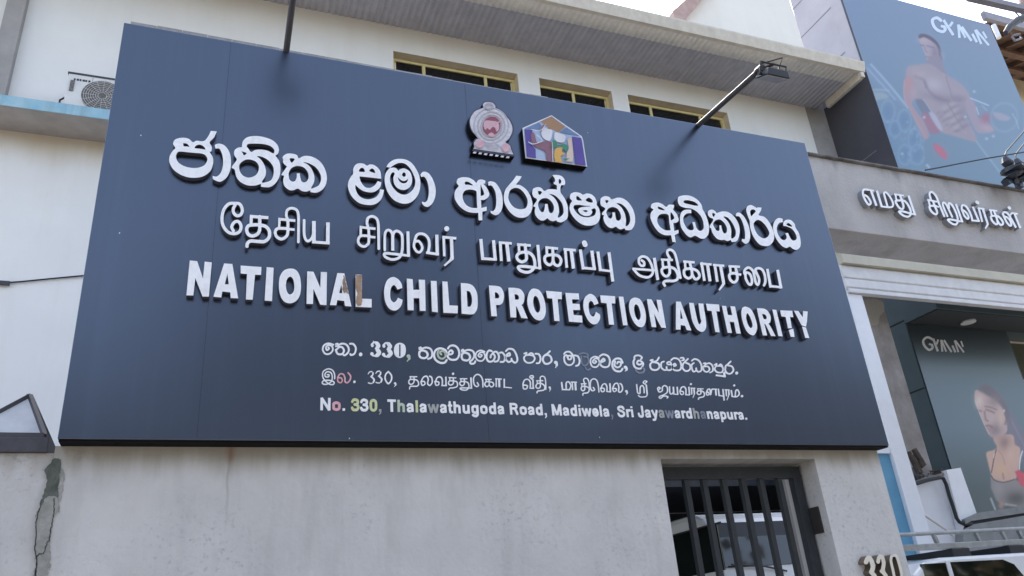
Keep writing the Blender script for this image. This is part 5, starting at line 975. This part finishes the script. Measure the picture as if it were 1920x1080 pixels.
def man(px_):
    P = (px_-np.array([1600, 20]))*6; t = Paint(P, (138,164,189)); y = P[:, 1]
    t.mix(np.clip((900-y)/900, 0, 1)*0.7, (146,164,196)); t.mix(np.clip((y-1000)/700, 0, 1)*np.clip((900-P[:, 0])/500, 0, 1)*0.75, (112,154,196)); t.mix(np.clip((y-1300)/500, 0, 1)*0.5, (138,172,190))
    t.blob(1600, 150, 500, 300, (155,160,180), .5)
    for x, yy, rx, ry in ((390,1130,75,120),(575,1235,75,120),(690,1450,70,120),(580,1620,75,110),(720,1620,80,110),(470,1330,60,90)):
        t.ring(x, yy, rx, ry, .16, (150,182,212), .7); t.blob(x, yy, rx*.7, ry*.7, (108,146,188), .5)
    random.seed(5)
    for k in range(40):
        x = random.uniform(330,800); yy = random.uniform(1250,1720)
        if x > 250+(yy-900)*0.25: t.blob(x, yy, random.uniform(6,16), random.uniform(8,26), (165,192,218), .5, random.uniform(-.6,.6))
    t.poly((60,640,180,600,640,1110,560,1080), (150,176,206), 25, .6, False)
    t.line((200,605,400,830,615,1090), 22, (182,206,234), 9, .9); t.line((160,650,330,840,470,1000), 12, (176,200,230), 7, .9)
    t.line((200,895,300,890,400,900), 22, (178,200,216), 10, .7); t.poly((205,930,330,920,400,975,300,1000,240,1010), (180,196,205), 14, .7)
    # back hair and head
    t.poly((735,285,770,265,850,285,930,350,985,450,1000,530,960,600,930,520,900,400,800,330), (112,104,122), 14)
    t.poly((745,305,800,295,885,335,940,400,960,480,945,560,900,600,850,580,815,520,775,420,748,350), (193,176,190), 9)
    t.blob(790, 330, 60, 40, (208,190,198), .7); t.blob(920, 480, 45, 90, (142,128,148), .7); t.poly((735,292,775,262,860,285,945,355,975,430,930,380,850,322,790,298,748,312), (106,96,112), 9)
    t.line((755,385,790,392), 14, (142,126,148), 8, .8); t.line((830,395,905,415), 14, (140,126,148), 9, .8); t.line((800,400,812,450,835,468), 12, (160,142,158), 8, .7); t.line((818,515,845,525,872,520), 12, (148,122,140), 7, .8); t.blob(850, 560, 30, 22, (180,164,178), .6)
    t.blob(1000, 500, 25, 50, (178,176,194), .7, -.3)
    # neck and torso
    t.poly((830,560,960,500,1010,620,1060,760,940,800,840,700), (164,152,170), 12)
    T = (600,650,720,610,860,600,1010,700,1180,800,1285,910,1325,1010,1300,1090,1275,1180,1310,1260,1392,1478,1200,1445,1000,1375,870,1170,800,1030,700,990,620,880)
    t.poly(T, (182,168,180), 9)
    t.blob(700, 690, 90, 70, (200,182,190), .6); t.blob(900, 830, 130, 90, (206,196,206), .8, .35); t.blob(1160, 900, 110, 80, (186,174,186), .7, .5)
    t.line((800,800,850,900,950,985,1080,1015,1200,1010), 18, (138,126,144), 16, .6); t.line((1020,720,1060,850,1100,980,1130,1100,1190,1260,1260,1380), 16, (196,178,184), 14, .8); t.line((1040,740,1075,860,1110,980), 14, (150,138,154), 12, .6)
    t.line((700,740,790,780,820,860), 26, (150,134,148), 18, .6)
    ax = np.array((.52,.855)); pe_ = np.array((.855,-.52)); o_ = np.array((1085.0,1085.0))
    for r_ in range(4):
        for s_ in (-1, 1):
            q = o_+ax*(r_*82)+pe_*(s_*52)-ax*18; t.blob(q[0]+6, q[1]+44, 54, 20, (140,126,142), .55, -.35); t.blob(q[0], q[1], 44, 28, (204,188,194), .6, -.35)
    q = o_-ax*60; t.line((q[0],q[1],o_[0]+ax[0]*300,o_[1]+ax[1]*300), 8, (142,130,146), 9, .6)
    for r_ in range(5): q = o_+ax*(r_*55-20)-pe_*135; t.blob(q[0], q[1], 36, 15, (150,136,152), .5, -.9); t.blob(q[0]+10, q[1]-24, 34, 13, (200,184,192), .4, -.9)
    t.blob(960, 985, 150, 42, (142,130,148), .6, .25); t.blob(1175, 985, 100, 34, (146,134,152), .55, .1); t.blob(760, 720, 60, 30, (206,188,194), .5, -.4)
    t.blob(1230, 1180, 60, 130, (150,144,162), .6, -.2); t.blob(860, 1080, 60, 100, (192,174,186), .5)
    t.poly((860,1160,960,1230,1200,1400,1390,1478,1200,1445,1000,1375), (190,172,180), 12, .6)
    # arm at the left of the print
    t.poly((600,740,650,760,690,850,700,960,660,1040,730,1160,800,1250,860,1430,800,1450,730,1320,640,1130,575,1020,562,850), (194,166,178), 9)
    t.blob(620, 830, 45, 90, (214,158,158), .7); t.blob(680, 930, 50, 80, (196,178,190), .7); t.line((575,780,570,950,610,1100), 8, (206,196,210), 5, .6); t.line((640,1120,740,1300,830,1440), 14, (206,178,178), 10, .6)
    t.poly((700,1000,790,1010,880,1140,860,1200,800,1180,740,1100), (134,134,156), 10, .85); t.line((790,1000,890,1150), 9, (200,204,220), 5, .9)
    t.poly((770,1170,830,1160,960,1320,960,1385,880,1390,820,1290), (184,128,148), 14, .9); t.poly((850,1150,920,1170,1000,1320,990,1350,940,1310), (204,200,218), 10, .9); t.blob(797, 1200, 14, 14, (232,232,240), .9)
    # arm at the right
    t.poly((1280,970,1340,1000,1390,1100,1400,1200,1480,1230,1580,1330,1540,1370,1400,1370,1330,1260,1275,1120), (184,168,184), 10)
    t.line((1385,1090,1410,1170), 10, (222,224,236), 5, .9); t.blob(1490, 1210, 60, 60, (190,120,142), .9); t.blob(1500, 1320, 70, 35, (206,180,190), .8, .3); t.line((1320,985,1420,1025,1520,1065), 14, (200,216,240), 5); t.line((1450,1070,1500,1120), 14, (176,196,220), 8, .7)
    t.ring(1700, 1200, 150, 160, .10, (158,184,206), .5); t.poly((1570,1150,1650,1150,1760,1200,1720,1240,1620,1220), (186,180,198), 14, .9); t.line((1790,1160,1830,1230,1862,1330), 12, (178,204,224), 6, .8)
    # trousers and small lights
    t.poly((800,1460,900,1385,1010,1375,1390,1480,1500,1620,1740,1960,800,1960), (130,160,184), 12, .8, False)
    t.blob(1000, 1590, 130, 100, (150,162,178), .6, .8); t.poly((900,1510,940,1500,1020,1560,1060,1640,1040,1670,980,1640,920,1570), (216,122,146), 14)
    t.line((1390,1478,1480,1600,1760,1960), 16, (170,196,222), 9, .8)
    for x, yy in ((1500,1440),(1575,1412),(1260,1195),(1360,910),(550,1610),(830,1740),(850,1760)): t.blob(x, yy, 16, 14, (206,218,234), .9)
    return t.c
def woman(px_):
    P = px_; t = Paint(P, (112,128,136)); y = P[:, 1]
    t.mix(np.clip((690-y)/70, 0, 1), (42,52,58)); t.mix(np.clip((y-800)/120, 0, 1)*.8, (86,96,96)); t.mix(np.clip((1800-P[:, 0])/60, 0, 1)*np.clip((y-640)/80, 0, 1)*.2, (120,126,142))
    t.poly((1834,732,1850,723,1866,734,1885,760,1906,790,1925,825,1930,875,1902,850,1889,805,1880,772,1866,748,1850,735), (128,124,136), 4)
    t.line((1848,724,1866,737,1880,758,1890,778,1905,805,1920,835), 2.2, (150,146,158), 2, .7)
    t.poly((1863,819,1897,815,1903,833,1913,843,1909,880,1904,898,1881,904,1862,898,1857,885,1852,866,1849.5,849,1862,844,1869,838), (205,170,154), 1.6)
    t.blob(1884, 830, 12, 14, (146,122,118), .8); t.blob(1878, 880, 12, 12, (214,176,140), .7); t.line((1873,845,1880,856,1884,870), 2, (176,138,128), 2, .6); t.blob(1895, 850, 8, 18, (214,182,166), .6); t.line((1880,888,1882,898), 2, (150,108,100), 2, .7)
    t.poly((1827.5,735,1834,731,1847,734,1864,741,1876,758,1883.5,773,1888,796,1886,812,1864,820,1854.6,815,1845,796,1835,772,1828,754), (198,172,166), 1.4)
    t.poly((1834,730,1850,721,1869,734,1888,762,1895,792,1886,776,1876,760,1862,748,1845,738), (120,113,121), 3)
    t.blob(1836, 752, 8, 12, (222,204,198), .8); t.blob(1864, 752, 12, 12, (150,132,134), .7); t.blob(1866, 806, 14, 14, (142,126,128), .8); t.blob(1877, 785, 5, 14, (206,186,166), .8); t.blob(1858, 786, 6, 8, (196,176,178), .7)
    t.line((1834,769,1840,771), 2, (112,92,96), 1.8, .7); t.line((1849,768,1858,771,1864,774), 2.4, (118,98,100), 2.2, .7); t.line((1847,762,1858,764,1868,768), 1.8, (128,106,108), 1.6, .8); t.line((1846,772,1848,786,1852,789), 2.4, (130,110,112), 2, .8); t.line((1848,799,1854,798,1860,801), 2.6, (142,104,108), 1.8, .9); t.line((1850,803,1857,806), 1.4, (156,128,130), 1.4, .8)
    t.line((1884,775,1887,785,1885,795), 3, (120,104,110), 2, .8); t.blob(1882.5, 770, 2, 2.5, (216,208,214), .9)
    t.line((1829,752,1836,773,1846,797,1855,815), 1.0, (222,212,212), 1.0, .7)
    t.poly((1857,893,1862,898,1881,904.5,1903,898.5,1928,912,1930,955,1880,948,1868,938,1858,914), (146,140,138), 1.6, 1, False)
    t.blob(1905, 935, 20, 14, (84,82,82), .85); t.blob(1872, 915, 10, 14, (164,156,154), .6)
    t.line((1868,843,1864,858,1859,886), 1.6, (96,78,78), .9); t.line((1865,850,1863,858), 1.2, (226,220,222), .8); t.line((1858.5,892,1866,901,1882,904,1902,899), 1.7, (92,80,80), .9)
    t.poly((1903,884,1911,881,1928,892,1930,922,1912,908), (206,90,104), 1.5, 1, False); t.line((1917,846,1913,860,1911,880), 2.2, (226,228,234), .9); t.line((1920,858,1919,880), 2.4, (120,112,120), 1.2)
    t.line((1858,935,1864,950,1866,955), 3, (206,206,206), 1.5, .8); t.blob(1877, 948, 5, 7, (190,146,130), .8); t.line((1885,945,1905,948), 2, (200,196,196), 1.5, .7)
    return t.c
m_banner = print_mat('banner_print', 0.45, 1); m_poster = print_mat('poster_print', 0.35, 1)
bz = onY(1680, 345, YV).z-0.6
x1b = onY(1854, 47, YV).x
ban = empty('gym_banner', (XG+1.5, YV, bz), 'blue gym banner with a bare chested muscular man, on the upper front of the gym', 'banner')
printed('print', XG, x1b, bz, onY(1854, 47, YV).z, YV-0.012, 190, 250, 0, man, m_banner, BANNER_GAIN, ban)
MB().box((XG,YV-0.008,bz), (x1b,YV+0.029,onY(1854,47,YV).z-0.002)).build('backing', m_darkwall, ban)
m_bl = mat('print_white', lin('#cfdcec'), 0.45)
letters(GYM_BANNER_NAME, ban, YV-0.016, 0.0035, [m_bl, m_bl], step=0.35)
pos = empty('gym_poster', (XT+1, YP, 0), 'grey gym poster of a woman in a sports top below the shutter', 'poster')
zp0 = onY(1850, 985, YP).z
printed('print', XT+0.01, pxr, zp0, zpt-0.02, YP-0.012, 190, 240, 0, woman, m_poster, POSTER_GAIN, pos)
MB().box((XT+0.01,YP-0.009,zp0), (pxr,YP+0.008,zpt-0.02)).build('backing', m_dsoff, pos)
m_pl = mat('poster_white', lin('#e6e8ec'), 0.4)
letters(GYM_POSTER_NAME, pos, YP-0.016, 0.0035, [m_pl, m_pl], step=0.35)
